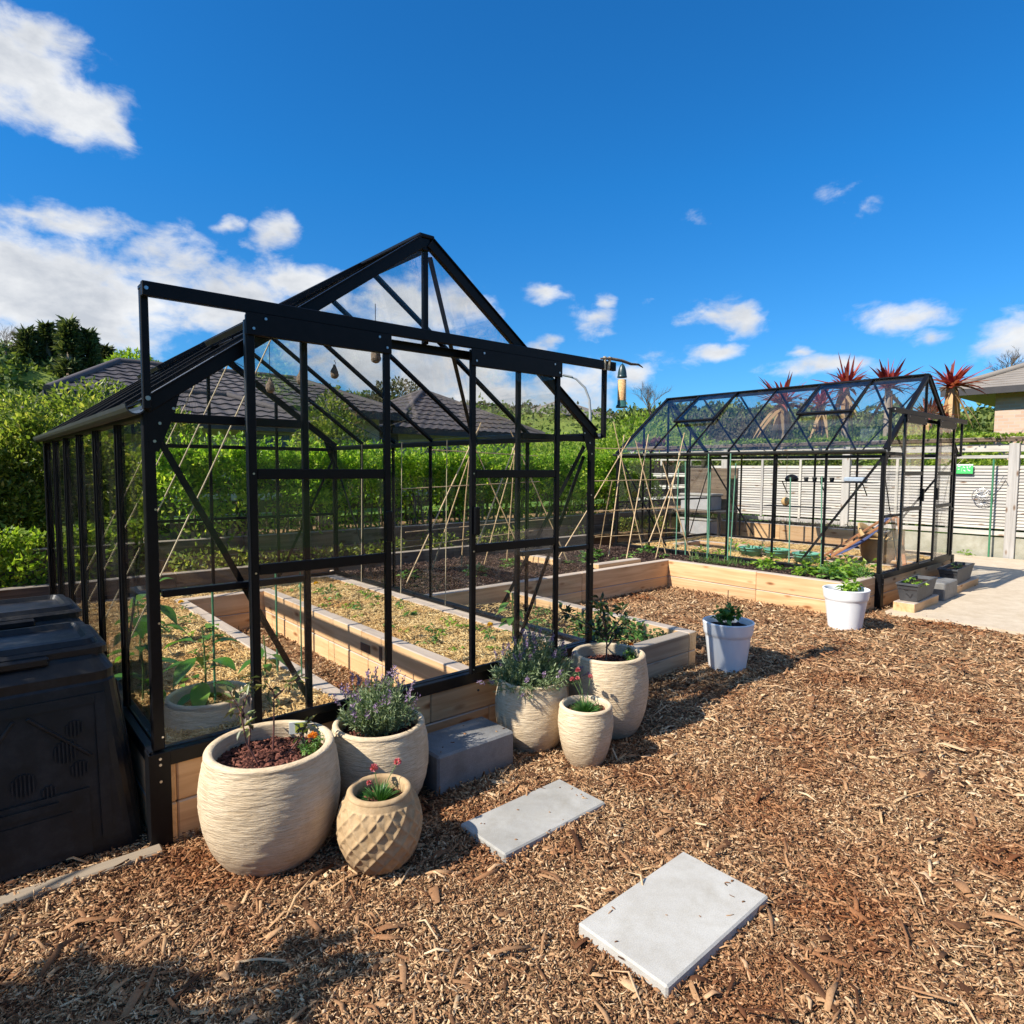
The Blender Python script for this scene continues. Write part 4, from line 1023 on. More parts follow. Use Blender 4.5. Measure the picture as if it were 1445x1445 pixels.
twiggy('camellia', 'dark leaved sapling with arching twigs in the large cream pot', 'shrub', 2.245, -0.41, 0.385,
       [[(0, 0, 0), (0.005, 0, 0.12), (-0.01, 0.01, 0.24), (-0.02, 0.02, 0.34)], [(0, 0, 0.16), (-0.10, 0.06, 0.24), (-0.19, 0.10, 0.30), (-0.24, 0.13, 0.33)], [(0, 0, 0.17), (0.07, -0.03, 0.25), (0.12, -0.03, 0.33)], [(0, 0, 0.2), (0.05, 0.06, 0.29), (0.04, 0.09, 0.37)], [(-0.01, 0, 0.22), (-0.08, -0.03, 0.30), (-0.12, -0.02, 0.37)],
        [(0, 0, 0.1), (0.07, 0.0, 0.15), (0.12, 0.02, 0.20)], [(0, 0, 0.14), (-0.05, 0.03, 0.19), (-0.10, 0.02, 0.22)]], l_dark, 30, (0.03, 0.055), (0.018, 0.03), m_trunk, 0.25, None, 0.006)
t = twiggy('marigold', 'small green marigold with an orange bud at the rim of the large cream pot', 'flowering plant', 2.40, -0.465, 0.385,
       [[(0, 0, 0), (RR.uniform(-.07, .07), RR.uniform(-.06, .06), RR.uniform(.03, .08))] for _ in range(12)], l_seed, 26, (0.014, 0.026), (0.005, 0.009), m_stem, 0.05, 'small marigolds', 0.002)
d = rand_dirs(40, 0.2, 1); np_obj('flower', leaf_geo(np.array([[0.0, 0.0, 0.10]])+d*0.004, d, 0.018, 0.008), l_orange, t)

def broadleaf(label, x, y, z, h, n, ll, stake=None, seed=0, mat=l_pepper, name='pepper_plant', cat='vegetable plant', group=None):
    t = thing(name, label, cat, (x, y, z), group=group)
    mb = MB(); mb.tube([(0, 0, 0), (0.008, 0.004, h*0.5), (0.0, 0.01, h)], [0.006, 0.005, 0.003], 6)
    P = []; D = []; L = []
    for i in range(n):
        q = 0.2+0.8*i/n; a = i*2.4+seed; e = RR.uniform(-0.35, 0.35) if q < 0.85 else RR.uniform(0.2, 0.8)
        d = np.array([math.cos(a), math.sin(a), e]); l = ll*RR.uniform(0.7, 1.1)*(1.0 if q < 0.85 else 0.7)
        b = np.array([0, 0.006, h*q]); p = b+unit(d)*l*0.35
        mb.tube([b, p], 0.0018, 5, False); P.append(p); D.append(d); L.append(l)
    mb.build('stem', m_stem, t)
    # broad curved blades, 6 segments
    P = np.array(P); D = unit(np.array(D)); L = np.array(L)[:, None]
    S = unit(np.cross(D, np.array([[0, 0, 1.0]]))); N = np.cross(S, D)
    rows = []; prof = (0.04, 0.30, 0.46, 0.50, 0.42, 0.24, 0.01)
    for k, wv_ in enumerate(prof):
        q = k/6; c = P+D*L*q-np.array([[0, 0, 1]])*L*0.45*q*q
        rows += [c-S*L*wv_*0.55+N*L*wv_*0.14, c, c+S*L*wv_*0.55+N*L*wv_*0.14]
    V = np.stack(rows, 1).reshape(-1, 3); i = np.arange(len(P))[:, None]*21
    F = np.concatenate([i+np.array([[3*k+s, 3*k+s+1, 3*k+s+4, 3*k+s+3]]) for k in range(6) for s in (0, 1)], 0)
    mesh_np('foliage', V, F, mat, t, smooth=True)
    return t
def stake(label, x, y, z, h, group, mat=m_stake, r=0.0055, lean=(0, 0), name='garden_stake', cat='garden stake'):
    return tag(MB().tube([(0, 0, 0), (lean[0]*.5, lean[1]*.5, h*.5), (lean[0], lean[1], h)], r, 8).build(name, mat, None, (x, y, z)), label, cat, group)
broadleaf('pepper plant with big glossy leaves in the half buried pot', 0.30, 0.42, 0.35, 0.40, 14, 0.145, seed=1, group='pepper plants')
stake('green stake tied to the pepper in the half buried pot', 0.36, 0.47, 0.35, 0.60, 'green stakes in the nearer greenhouse')
broadleaf('young pepper behind the open left door panel', 0.72, 0.80, 0.33, 0.24, 8, 0.13, seed=2.2, group='pepper plants')
stake('green stake at the young pepper behind the left door panel', 0.80, 0.82, 0.33, 0.62, 'green stakes in the nearer greenhouse')
broadleaf('lanky pepper near the compost bins inside the glass', 0.22, 1.45, 0.33, 0.40, 9, 0.17, seed=0.4, group='pepper plants')
broadleaf('darker pepper farther back along the left bed', 0.40, 1.95, 0.33, 0.42, 10, 0.16, seed=3.4, group='pepper plants')
broadleaf('pepper drooping beside the front left corner post', 0.10, 0.75, 0.33, 0.34, 6, 0.16, seed=5.1, group='pepper plants')
stake('slim green stake on the board edge beside the path', 0.86, 0.62, 0.34, 0.60, 'green stakes in the nearer greenhouse', r=0.004)
stake('slim green stake far along the path edge', 0.90, 1.40, 0.34, 0.62, 'green stakes in the nearer greenhouse', r=0.004)

def clump(name, cat, n, R, ll, lw, mat, hgt=0.6, stems=5):
    """low leafy plant: stalks with leaves on top; returns unlabelled root at origin"""
    t = thing(name, None, cat)
    D = rand_dirs(n, 0.05, 1.0); P = D*np.array([[R, R, R*hgt]])*NR.uniform(0.35, 1.0, (n, 1))
    mb = MB()
    for i in range(stems): 
        p = P[i]; mb.tube([(0, 0, -0.01), tuple(p*0.6+np.array([0, 0, 0.01])), tuple(p)], 0.0018, 4, False)
    mb.build('stems', m_stem, t)
    dd = unit(D*np.array([[1, 1, 0.25]])+NR.normal(0, 0.25, (n, 3)))
    np_obj('foliage', leaf_geo(P, dd, NR.uniform(*ll, n), NR.uniform(*lw, n), 0.15, 0.25, up=(0, 0, 1)), mat, t)
    return t
def plant_out(proto, spots, group):
    for i, (x, y, z, s, lab) in enumerate(spots):
        o = proto if i == 0 else copy_tree(proto)
        o.location = (x, y, z); o.scale = (s, s, s); o.rotation_euler = (0, 0, i*1.9+x*3)
        o['label'] = lab; o['group'] = group
GL = 'leafy seedling sprouting from the straw mulch in the nearer greenhouse'
p = clump('seedling', 'seedling', 16, 0.075, (0.035, 0.06), (0.022, 0.036), l_seed)
plant_out(p, [(2.05, 2.82, .35, 1.25, GL), (1.95, 1.99, .35, 1.1, GL), (2.10, 1.52, .35, .9, GL), (1.80, 0.74, .35, .9, GL), (2.02, 1.02, .35, .85, GL), (2.20, 2.3, .35, 1.0, GL), (1.95, 2.5, .35, 1.0, GL), (2.3, 1.9, .35, .9, GL),
              (0.42, 2.7, .35, 1.2, GL), (0.62, 3.1, .35, 1.0, GL), (0.55, 2.25, .35, 1.2, GL), (0.68, 1.75, .35, 1.1, GL), (0.74, 2.45, .35, .9, GL), (1.85, 3.1, .35, 1.1, GL), (2.2, 0.60, .35, .8, GL), (1.80, 1.30, .35, .7, GL), (0.58, 1.45, .35, .9, GL), (0.76, 2.05, .35, .8, GL)], 'seedlings in the straw beds')
GB_ = 'small flat seedling close to the straw in the nearer greenhouse'
p = clump('seedling', 'seedling', 10, 0.05, (0.025, 0.04), (0.018, 0.028), l_lettuce, 0.35, 3)
xs_ = [(RR.choice((1.75, .12))+RR.uniform(.03, .60), RR.uniform(.5, 3.2), .35, RR.uniform(.7, 1.25), GB_) for _ in range(26)]
plant_out(p, xs_+[(1.85, 0.50, .35, 1, GB_), (2.25, 1.2, .35, 1.2, GB_), (1.95, 0.85, .35, 1, GB_), (2.1, 2.05, .35, 1, GB_), (1.8, 1.75, .35, 1, GB_), (2.28, 0.85, .35, 1.2, GB_), (2.3, 2.6, .35, 1.2, GB_), (1.78, 2.3, .35, 1, GB_), (0.5, 1.1, .35, 1, GB_), (2.05, 0.35, .35, 1, GB_), (0.3, 2.3, .35, 1.1, GB_)], 'seedlings in the straw beds')
# yellow marigolds in the straw
for i, (x, y, lab) in enumerate([(0.80, 2.92, 'yellow marigold at the far end of the left straw bed'), (2.02, 3.05, 'yellow marigold at the far end of the right straw bed'), (2.28, 0.70, 'yellow flower among seedlings at the front of the right straw bed')]):
    t = clump('marigold', 'flowering plant', 26, 0.05, (0.015, 0.03), (0.006, 0.01), l_seed); t.location = (x, y, 0.345); tag(t, lab, 'flowering plant', 'yellow marigolds in the straw')
    d = rand_dirs(60, 0.0, 1); np_obj('flower', leaf_geo(np.array([[0.0, 0.0, 0.055]])+d*0.006, d, 0.022, 0.013), l_yellow, t)
SL = 'dense strawberry plant in the low bed beside the white pot'
p = clump('strawberry_plant', 'strawberry plant', 46, 0.15, (0.04, 0.065), (0.035, 0.05), l_straw, 0.75, 12)
plant_out(p, [(3.05, 0.35, .22, 1.1, SL), (3.35, 0.30, .22, 1.0, SL), (3.52, 0.50, .22, 1.0, SL), (3.20, 0.62, .22, 1.0, SL), (2.85, 0.55, .22, 1.0, SL), (3.48, 0.18, .22, .7, SL), (3.45, 0.85, .22, .8, SL), (3.02, 0.92, .22, .8, SL), (2.80, 0.22, .22, .9, SL), (3.35, 1.3, .22, .6, SL)], 'strawberry plants')
TL = 'young tomato with cut leaves tied by the right greenhouse wall'
t = broadleaf('pale tomato seedling rising behind the leaning lavender', 2.25, 0.42, 0.34, 0.34, 14, 0.10, seed=2, mat=l_seed, name='tomato_plant', group='tomato plants')

# plants on the dark compost bed
BL = 'small seedling on dark compost by the farther greenhouse'
p = clump('seedling', 'seedling', 20, 0.07, (0.03, 0.05), (0.02, 0.032), l_seed, 0.7)
plant_out(p, [(6.62, 2.33, .34, 1.0, BL), (6.75, 1.95, .34, .8, BL), (6.65, 1.45, .34, .8, BL), (6.85, 1.25, .34, .9, BL), (6.60, 0.95, .34, .7, BL), (6.2, 2.62, .34, 1.0, BL), (5.8, 2.5, .34, .9, BL), (6.5, 2.75, .34, .9, BL), (5.2, 2.75, .34, .9, BL), (6.8, 0.75, .34, .8, BL)], 'seedlings on the dark compost')
VL = 'low leafy vegetable at the foot of the bamboo trellises'
p = clump('bean_plant', 'vegetable plant', 34, 0.13, (0.05, 0.08), (0.04, 0.06), l_seed, 0.8, 8)
plant_out(p, [(5.55, 2.72, .34, 1.2, VL), (5.95, 2.95, .34, .9, VL), (6.85, 2.75, .34, 1.1, VL), (3.75, 2.75, .34, 1.1, VL), (4.45, 3.0, .34, .9, VL), (3.1, 3.1, .34, .8, VL)], 'vegetables under the bamboo')
for (x, y, s, n, mat, lab, R) in [(6.80, 0.98, 1, 60, l_lettuce, 'bright yellow green courgette plant against the farther greenhouse sill', 0.17), (6.66, 0.45, 1, 60, l_lettuce, 'lime green lettuce at the middle of the timber front edge', 0.14), (6.90, 0.55, 1, 50, l_dark, 'dark bronze leafed plant behind the lime lettuce', 0.13), (6.80, 0.12, 1, 70, l_lettuce, 'yellow green lettuce near the front corner of the dark bed', 0.14), (6.62, 0.15, 1, 60, l_seed, 'mid green herb beside the front corner lettuce', 0.13)]:
    t = clump('leafy_vegetable', 'vegetable plant', n, R, (0.05, 0.085), (0.04, 0.06), mat, 1.0, 8); t.location = (x, y, 0.34); tag(t, lab, 'vegetable plant', 'leafy vegetables on the dark compost')
for (x, y, lab) in [(6.95, -0.02, 'thyme spilling over the front corner of the dark bed'), (6.98, 0.28, 'feathery green carrot tops along the farther greenhouse sill')]:
    n = 420; d = rand_dirs(n, 0.0, 1); P = d*np.array([[0.20, 0.14, 0.12]])*NR.uniform(0.2, 1, (n, 1))
    t = np_obj('herb', leaf_geo(P, unit(d+NR.normal(0, .4, (n, 3))), 0.035, 0.012), l_seed, None, (x, y, 0.34)); tag(t, lab, 'herb', 'herbs on the dark compost')
n = 260; d = rand_dirs(n, 0.2, 1); P = np.stack([NR.uniform(-.15, .15, n), NR.uniform(-.35, .35, n), np.zeros(n)], 1)
t = np_obj('onion_row', blade_geo(P, d, NR.uniform(.08, .2, n), 0.004, 0.3), l_seed, None, (6.72, 1.6, 0.34)); tag(t, 'row of thin grassy onion shoots on the dark compost', 'onions')

# plants in the white pots
p = twiggy('currant_plant', 'bushy green currant in the white pot beside the strawberry bed', 'shrub', 3.82, -0.265, 0.335, [[(0, 0, 0), (RR.uniform(-.09, .09), RR.uniform(-.09, .09), RR.uniform(.06, .15))] for _ in range(9)], l_seed, 16, (0.035, 0.055), (0.03, 0.045), m_stem, 0.1, None, 0.003)
stake('thin dark cane in the white pot beside the strawberry bed', 3.84, -0.245, 0.335, 0.27, 'canes in pots', m_trunk, 0.003)
p = twiggy('leafy_plant', 'light green leafy plant in the sunlit white pot', 'vegetable plant', 5.86, -0.32, 0.35, [[(0, 0, 0), (RR.uniform(-.09, .13), RR.uniform(-.09, .09), RR.uniform(.03, .10))] for _ in range(9)], l_lettuce, 13, (0.04, 0.06), (0.03, 0.045), m_stem, 0.1, None, 0.003)

# ---------------------------------------------------------------- slabs and step
def slab(label, x0, x1, y0, y1, z, th, mat, rz=0.0):
    cx, cy = (x0+x1)/2, (y0+y1)/2
    mb = MB().cbox((x0-cx, y0-cy, -th), (x1-cx, y1-cy, 0), 0.006)
    return tag(mb.build('stepping_stone', mat, None, (cx, cy, z), rz), label, 'stepping stone', 'stepping stones in the wood chip')
slab('narrow grey stone slab nearer the dark step block', 0.98, 1.574, -0.995, -0.707, 0.036, 0.045, m_slab_grey, 0.01)
slab('large pale stone slab nearest the viewer', 0.92, 1.52, -1.782, -1.436, 0.042, 0.045, m_slab_pale, 0.01)
tag(MB().cbox((1.06, -0.43, -0.02), (1.525, -0.165, 0.195), 0.010).build('step_block', m_block, None, (0, 0, 0)), 'dark rough concrete block used as a step at the greenhouse door', 'step block')
mb = MB(); pts = [(-1.6, -0.02), (-0.5, -0.045), (0.02, -0.055)]
mb.cbox((-1.6, -0.105, -0.04), (0.0, -0.04, 0.028), 0.006)
tag(mb.build('edging_board', m_edge['x'], None, (0, 0, 0.0), -0.02), 'grey timber edging board half sunk in chips before the compost bins', 'edging board')

# ---------------------------------------------------------------- compost bins
def rrect(hx, hy, r, n=5):
    out = []
    for (cx, cy, a0) in ((hx-r, hy-r, 0), (-hx+r, hy-r, PI/2), (-hx+r, -hy+r, PI), (hx-r, -hy+r, 3*PI/2)):
        for k in range(n+1):
            a = a0+PI/2*k/n; out.append((cx+r*math.cos(a), cy+r*math.sin(a)))
    return out
def loft(mb, rings, cap=True):
    n = len(rings[0]); V = [p for r in rings for p in r]; F = []
    for i in range(len(rings)-1):
        for k in range(n): F.append((i*n+k, i*n+(k+1) % n, (i+1)*n+(k+1) % n, (i+1)*n+k))
    if cap: F += [tuple(reversed(range(n))), tuple(range((len(rings)-1)*n, len(rings)*n))]
    mb.add(V, F); return mb
def ring(hx, hy, r, z): return [(x, y, z) for x, y in rrect(hx, hy, r)]
def make_bin(loc, label):
    t = thing('compost_bin', label, 'compost bin', loc, group='black plastic compost bins')
    mb = MB(); loft(mb, [ring(.385, .385, .07, -0.01), ring(.38, .38, .07, .06), ring(.3446, .3246, .07, .40), ring(.318, .285, .07, .655), ring(.315, .28, .07, .665), ring(.315, .28, .07, .70), ring(.285, .235, .06, .745), ring(.28, .23, .06, .76)])
    mb.build('body', m_bin, t)
    mb = MB(); loft(mb, [ring(.29, .215, .05, .752), ring(.30, .225, .05, .757), ring(.30, .225, .05, .785), ring(.288, .213, .05, .797)], True)
    # raised sloping crown with a recessed well
    loft(mb, [ring(.272, .20, .05, .7972), ring(.262, .19, .045, .818), ring(.235, .165, .04, .821), ring(.225, .155, .035, .800)], True)
    lid = mb.build('lid', m_bin, t)
    MB().cbox((-0.10, -0.252, .745), (0.10, -0.216, .781), 0.008).build('lid_grip', m_bin, lid)
    # front: sloping face from y=-.38 (z .06) to -.285 (z .655)
    fy = lambda z: -0.38+(z-0.06)/(0.655-0.06)*0.097
    def panel(x0, x1, z0, z1, out, name, par, c=0.004, mat=m_bin):
        q = [(x0, fy(z0), z0), (x1, fy(z0), z0), (x1, fy(z1), z1), (x0, fy(z1), z1)]
        o = MB().prism([(a, b-out, z) for a, b, z in q], (0, 0.02, 0)); return o.build(name, mat, par)
    for (x0, x1, z0, z1) in ((-.27, -.235, .07, .62), (.235, .27, .07, .62), (-.2345, .2345, .585, .62)):
        panel(x0, x1, z0, z1, 0.010, 'front_rib', t)
    h = panel(-.20, .20, .03, .27, 0.012, 'hatch', t)
    panel(-.14, .14, .06, .20, 0.017, 'hatch_panel', h)
    panel(-.10, .10, .225, .25, 0.024, 'hatch_grip', h)
    mb = MB()
    for (xa, za, xb, zb) in ((-.22, .30, -.02, .57), (.215, .385, .02, .57)):
        mb.bar((xa, fy(za)-0.004, za), (xb, fy(zb)-0.004, zb), 0.012, 0.012, (0, 1, 0), 0.003)
    mb.build('stiffening_rib', m_bin, t)
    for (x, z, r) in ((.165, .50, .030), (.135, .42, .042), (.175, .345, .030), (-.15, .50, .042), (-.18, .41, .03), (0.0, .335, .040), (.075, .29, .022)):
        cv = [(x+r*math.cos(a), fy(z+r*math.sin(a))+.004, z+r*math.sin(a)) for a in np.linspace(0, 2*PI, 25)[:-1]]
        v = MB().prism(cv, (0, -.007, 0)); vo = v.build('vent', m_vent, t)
        mb = MB(); k = -r*0.85
        while k < r*0.86:
            hh = math.sqrt(max(0, r*r-k*k)); mb.bar((x+k, fy(z-hh)-.006, z-hh), (x+k, fy(z+hh)-.006, z+hh), .0055, .006, (0, 1, 0)); k += 0.0125
        mb.build('vent_slats', m_bin, vo)
    for s in (-1, 1):   # side ribs
        for q in (-0.24, 0.0, 0.24): MB().bar((s*.384, q, .07), (s*.321, q*.75, .63), 0.03, 0.02, (s, 0, 0.1), 0.004).build('side_rib', m_bin, t)
    return t
bin1 = make_bin((-0.412, 0.455, 0), 'black plastic compost bin in front with vented panel and hatch')
copy_tree(bin1, (-0.40, 1.25, 0), 0.02, 'black plastic compost bin standing behind the front one')
# ---------------------------------------------------------------- bamboo trellises
def cane(par, a, b, r=0.0085, name='cane', mat=None):
    a = Vector(a); b = Vector(b); m = (a+b)/2+Vector((RR.uniform(-.012, .012), RR.uniform(-.012, .012), 0))
    return MB().tube([a, m, b], [r, r*0.92, r*0.75], 7).build(name, mat or m_bamboo, par)
def trellis(label, frames, rails):
    t = thing('bamboo_trellis', label, 'trellis', (0, 0, 0), group='bamboo trellises')
    for (a, b) in frames: cane(t, a, b)
    for (a, b) in rails: cane(t, a, b, 0.006, 'cross_cane')
    kn = MB()
    for (a, b) in frames[::2]:
        a = Vector(a); b = Vector(b); q = a+(b-a)*0.83; kn.tube([q-Vector((0, 0, .015)), q+Vector((0, 0, .015))], 0.016, 8)
    kn.build('twine_lashing', m_twine, t)
    return t
fr = []
for (cx, x1, x2) in ((3.95, 2.85, 4.62), (4.62, 3.60, 5.35)):
    for (bx, by) in ((x1, 2.80), (x2-0.55, 3.45)):
        base = Vector((bx+RR.uniform(-.03, .03), by, .30)); c = Vector((cx, 3.12, 1.80)); fr.append((base, base+(c-base)*1.17))
    for (bx, by) in ((x1+.75, 3.42), (x2, 2.86)):
        base = Vector((bx+RR.uniform(-.03, .03), by, .30)); c = Vector((cx+.02, 3.10, 1.80)); fr.append((base, base+(c-base)*1.12))
trellis('bamboo cane trellis seen through the nearer greenhouse glass', fr,
        [((2.95, 3.0, 1.30), (4.95, 3.02, 1.36)), ((2.9, 2.85, .86), (5.3, 2.9, .90)), ((3.4, 3.1, 1.72), (5.0, 3.12, 1.68)), ((2.9, 3.35, .62), (5.2, 3.4, .70))])
fr = [((6.02, 2.80, .30), (6.80, 3.20, 2.02)), ((6.95, 2.92, .30), (6.58, 3.22, 2.20)), ((5.45, 3.20, .30), (6.70, 3.0, 1.98)), ((6.62, 3.48, .30), (6.25, 2.95, 1.35)),
      ((6.02, 2.50, .30), (6.95, 2.88, 2.02)), ((6.98, 2.55, .30), (6.62, 2.85, 1.92)), ((6.45, 2.35, .30), (6.98, 2.30, 2.02)), ((6.99, 2.15, .30), (6.70, 2.45, 1.62)), ((6.40, 2.42, .55), (6.97, 2.35, 1.62))]
trellis('bamboo cane trellis standing between the two greenhouses', fr,
        [((5.95, 3.02, 1.80), (6.99, 2.62, 1.80)), ((5.85, 2.95, 1.36), (6.98, 2.55, 1.38)), ((5.75, 2.88, .96), (6.98, 2.5, .98)), ((5.8, 2.84, .62), (6.99, 2.45, .64))])

# pale green stakes along the farther greenhouse
for i, (y, h, x) in enumerate([(2.42, 1.38, 7.02), (2.24, 1.30, 6.98), (2.08, 1.20, 7.30), (1.90, 1.40, 6.98), (1.76, 1.28, 7.32), (1.60, 1.40, 6.98), (0.94, 1.10, 7.30), (0.50, 1.12, 7.20)]):
    stake('slim pale green stake in the row along the farther greenhouse side', x, y, 0.33, h, 'pale green stakes by the farther greenhouse', m_stakepale, 0.0075, (RR.uniform(-.03, .03), RR.uniform(-.03, .03)))

# ---------------------------------------------------------------- twine, hanging feeders, bird feeder
for i, (y, lab) in enumerate([(1.30, 'twine string slanting to the left bed nearest the front gable'), (2.05, 'twine string slanting to the left bed in the middle of the greenhouse'), (2.75, 'twine string slanting to the left bed farther back'), (3.35, 'twine string slanting to the left bed nearest the back gable')]):
    a = Vector((1.08, y, GE+0.80)); b = Vector((0.10, y-0.02, 0.45)); m = (a+b)/2+Vector((0, 0, -0.015))
    tag(MB().tube([a, m, b], 0.0042, 6).build('twine_string', m_twine), lab, 'twine', 'twine strings for climbing plants')
for i, (x, y, z0, lab) in enumerate([(2.47, 1.5, 1.75, 'vertical twine over the tomato seedling by the right wall'), (2.47, 2.2, 1.75, 'vertical twine midway along the right wall'), (2.47, 2.95, 1.75, 'vertical twine toward the back of the right wall')]):
    tag(MB().tube([(x, y, z0), (x-0.01, y, 1.0), (x-0.02, y, 0.38)], 0.0035, 6).build('twine_string', m_twine), lab, 'twine', 'twine strings for climbing plants')
m_ball = M_simple('dried twine bundle', (0.10, 0.07, 0.05), (0.30, 0.22, 0.15), 60, rough=0.95, bump=0.9, bscale=90, bdist=0.01)
for (x, y, z, lab) in [(1.69, 1.9, 2.26, 'hanging brown twine bundle at the middle of the right roof slope'), (1.44, 0.80, 2.22, 'hanging brown twine bundle nearest the front gable'), (1.42, 1.9, 2.19, 'hanging brown twine bundle left of the middle bar'), (1.19, 1.9, 2.11, 'lowest hanging twine bundle before the tiled roof')]:
    t = thing('twine_bundle', lab, 'twine bundle', (x, y, z), group='bundles hanging from the roof')
    MB().lathe(smooth_prof([(0.002, -0.055), (0.022, -0.045), (0.030, -0.02), (0.022, 0.015), (0.010, 0.04), (0.004, 0.055)], 20), 14, fn=lambda t_, z_, r_: 0.004*math.sin(t_*5+z_*90)).build('bundle', m_ball, t)
    hz_ = roofz(x)-0.03-z
    MB().tube([(0, 0, 0.05), (0.012, 0, 0.065), (0.0, 0, 0.085), (0, 0, hz_)], 0.0022, 6).build('hook', m_black, t)

t = thing('dead_branch', 'crooked dead twig lashed to the right end of the door track', 'branch', (2.55, -0.065, 2.215))
MB().tube([(0, 0, 0.0), (0.06, -0.028, 0.004), (0.14, -0.060, -0.005), (0.21, -0.075, -0.020), (0.28, -0.080, -0.016), (0.33, -0.078, -0.030)], [0.006, 0.010, 0.010, 0.009, 0.007, 0.003], 7).tube([(0.02, 0.002, 0.004), (0.10, -0.045, 0.004), (0.20, -0.066, -0.012)], [0.004, 0.006, 0.003], 6).build('twig', m_trunk, t)
MB().tube([(0.03, -0.006, -0.068), (0.03, -0.010, 0.014)], 0.011, 8).tube([(0.06, -0.012, -0.068), (0.06, -0.028, 0.014)], 0.010, 8).build('lashing', m_twine, t)
t = thing('bird_feeder', 'hanging seed tube bird feeder with dark green cap by the door track', 'bird feeder', (2.692, -0.125, 1.912), group=None)
n_ = NT('clear tube'); n_.n.remove(n_.b)
MB().lathe([(0.001, 0.0), (0.036, 0.0), (0.038, 0.006), (0.036, 0.010), (0.029, 0.014), (0.027, 0.045), (0.024, 0.046)], 28).build('base', M_simple('feeder green', (0.02, 0.09, 0.085), (0.03, 0.12, 0.11), 9, rough=0.35), t)
MB().tube([(-0.05, 0, 0.012), (0.05, 0, 0.012)], 0.003, 6).build('perch', m_black, t)
MB().lathe([(0.0256, 0.046), (0.0256, 0.178), (0.001, 0.179)], 24, fn=lambda a, z, r: 0.002*math.sin(a*11+z*400)*(r > .01)).build('seed', M_simple('sunflower seed mix', (0.45, 0.23, 0.09), (0.85, 0.56, 0.27), 120, rough=0.8, bump=0.8, bscale=160, bdist=0.004), t)
MB().lathe([(0.0290, 0.045), (0.0290, 0.195)], 28).build('tube', m_glass, t)
capm = M_simple('feeder dark cap', (0.018, 0.045, 0.05), rough=0.35)
MB().lathe(smooth_prof([(0.0262, 0.196), (0.031, 0.192), (0.031, 0.198), (0.029, 0.205), (0.027, 0.225), (0.021, 0.25), (0.011, 0.272), (0.002, 0.278)], 24), 28).build('cap', capm, t)
MB().tube([(0, 0, 0.276), (0.004, 0, 0.284), (0, 0, 0.298)], 0.0018, 6).build('wire', m_gutter, t)

# ---------------------------------------------------------------- things at and in the farther greenhouse
def trough(label, x, y, rz, z, L=0.72, W=0.20, H=0.20):
    t = thing('planter_trough', label, 'planter', (x, y, z), rz, 'dark slate troughs')
    mb = MB(); a, b = 0.72, 0.80
    def rg(f, zz, ins=0): return [(-L/2*f+ins, -W/2*f+ins, zz), (L/2*f-ins, -W/2*f+ins, zz), (L/2*f-ins, W/2*f-ins, zz), (-L/2*f+ins, W/2*f-ins, zz)]
    loft(mb, [rg(0.80, 0), rg(1.0, H-0.02), [(p*1.03, q*1.06, H-0.02) for p, q, _ in rg(1, 0)], [(p*1.03, q*1.06, H) for p, q, _ in rg(1, 0)], rg(1.0, H, 0.012), rg(0.97, H-0.05, 0.012)], True)
    mb.build('body', m_trough, t)
    MB().tube([(-L/2-0.02, -0.03, H-0.06), (-L/2-0.035, 0, H-0.075), (-L/2-0.02, 0.03, H-0.06)], 0.004, 6).build('handle', m_black, t)
    MB().box((-L/2*.95, -W/2*.9, H-0.07), (L/2*.95, W/2*.9, H-0.035)).build('soil', m_dirtbase, t)
    return t
trough('dark slate trough with lettuce on a timber offcut nearest the viewer', 7.38, -0.46, 0.04, 0.125)
trough('dark slate trough on a timber offcut beyond the grey block', 8.98, -0.42, 0.04, 0.125, 0.85)
tag(MB().cbox((6.98, -0.565, 0.015), (7.78, -0.36, 0.124), 0.006).build('timber_offcut', m_wood['x']), 'orange sawn timber offcut under the lettuce trough', 'timber offcut', 'timber offcuts under the troughs')
tag(MB().cbox((8.55, -0.53, 0.025), (9.55, -0.33, 0.124), 0.006).build('timber_offcut', m_wood['x']), 'shaded sawn timber offcut under the farther trough', 'timber offcut', 'timber offcuts under the troughs')
tag(MB().cbox((7.93, -0.58, 0.02), (8.42, -0.30, 0.235), 0.012).build('concrete_block', m_block, None, (0, 0, 0)), 'rough grey concrete block between the two dark troughs', 'concrete block')
t = clump('lettuce', 'vegetable plant', 40, 0.12, (0.04, 0.06), (0.03, 0.045), l_lettuce, 0.6, 6); t.location = (7.22, -0.46, 0.29); tag(t, 'lime green lettuce in the nearest dark trough', 'lettuce')
t = clump('seedling', 'seedling', 24, 0.10, (0.03, 0.05), (0.02, 0.03), l_seed, 0.6, 5); t.location = (9.0, -0.42, 0.29); tag(t, 'small seedling in the farther dark trough', 'seedling')
for (x, y, r, lab) in [(7.60, 1.62, .15, 'green plastic tub farthest back in the far greenhouse'), (7.66, 1.28, .16, 'middle green plastic tub in the far greenhouse'), (7.56, 0.85, .16, 'green plastic tub nearest the deck chair')]:
    t = thing('garden_tub', lab, 'tub', (x, y, .355), group='green plastic tubs')
    MB().lathe([(0.001, 0.0), (r*.78, 0), (r*.97, .10), (r*1.04, .102), (r*1.05, .115), (r*.97, .118), (r*.93, .07)], 36).build('body', m_greenplastic, t)
    MB().disc(r*.94, .085, 30).build('soil', m_dirtbase, t)
    t2 = clump('seedling', 'seedling', 24, 0.09, (0.04, 0.06), (0.025, 0.04), l_seed, 0.9, 6); t2.location = (x, y, .43); tag(t2, 'young plants growing in the '+lab.replace(' in the far greenhouse', '').replace(' nearest the deck chair', ' by the chair'), 'seedling', 'plants in the green tubs')
FL = 'leafy plant growing on the left bed of the farther greenhouse'
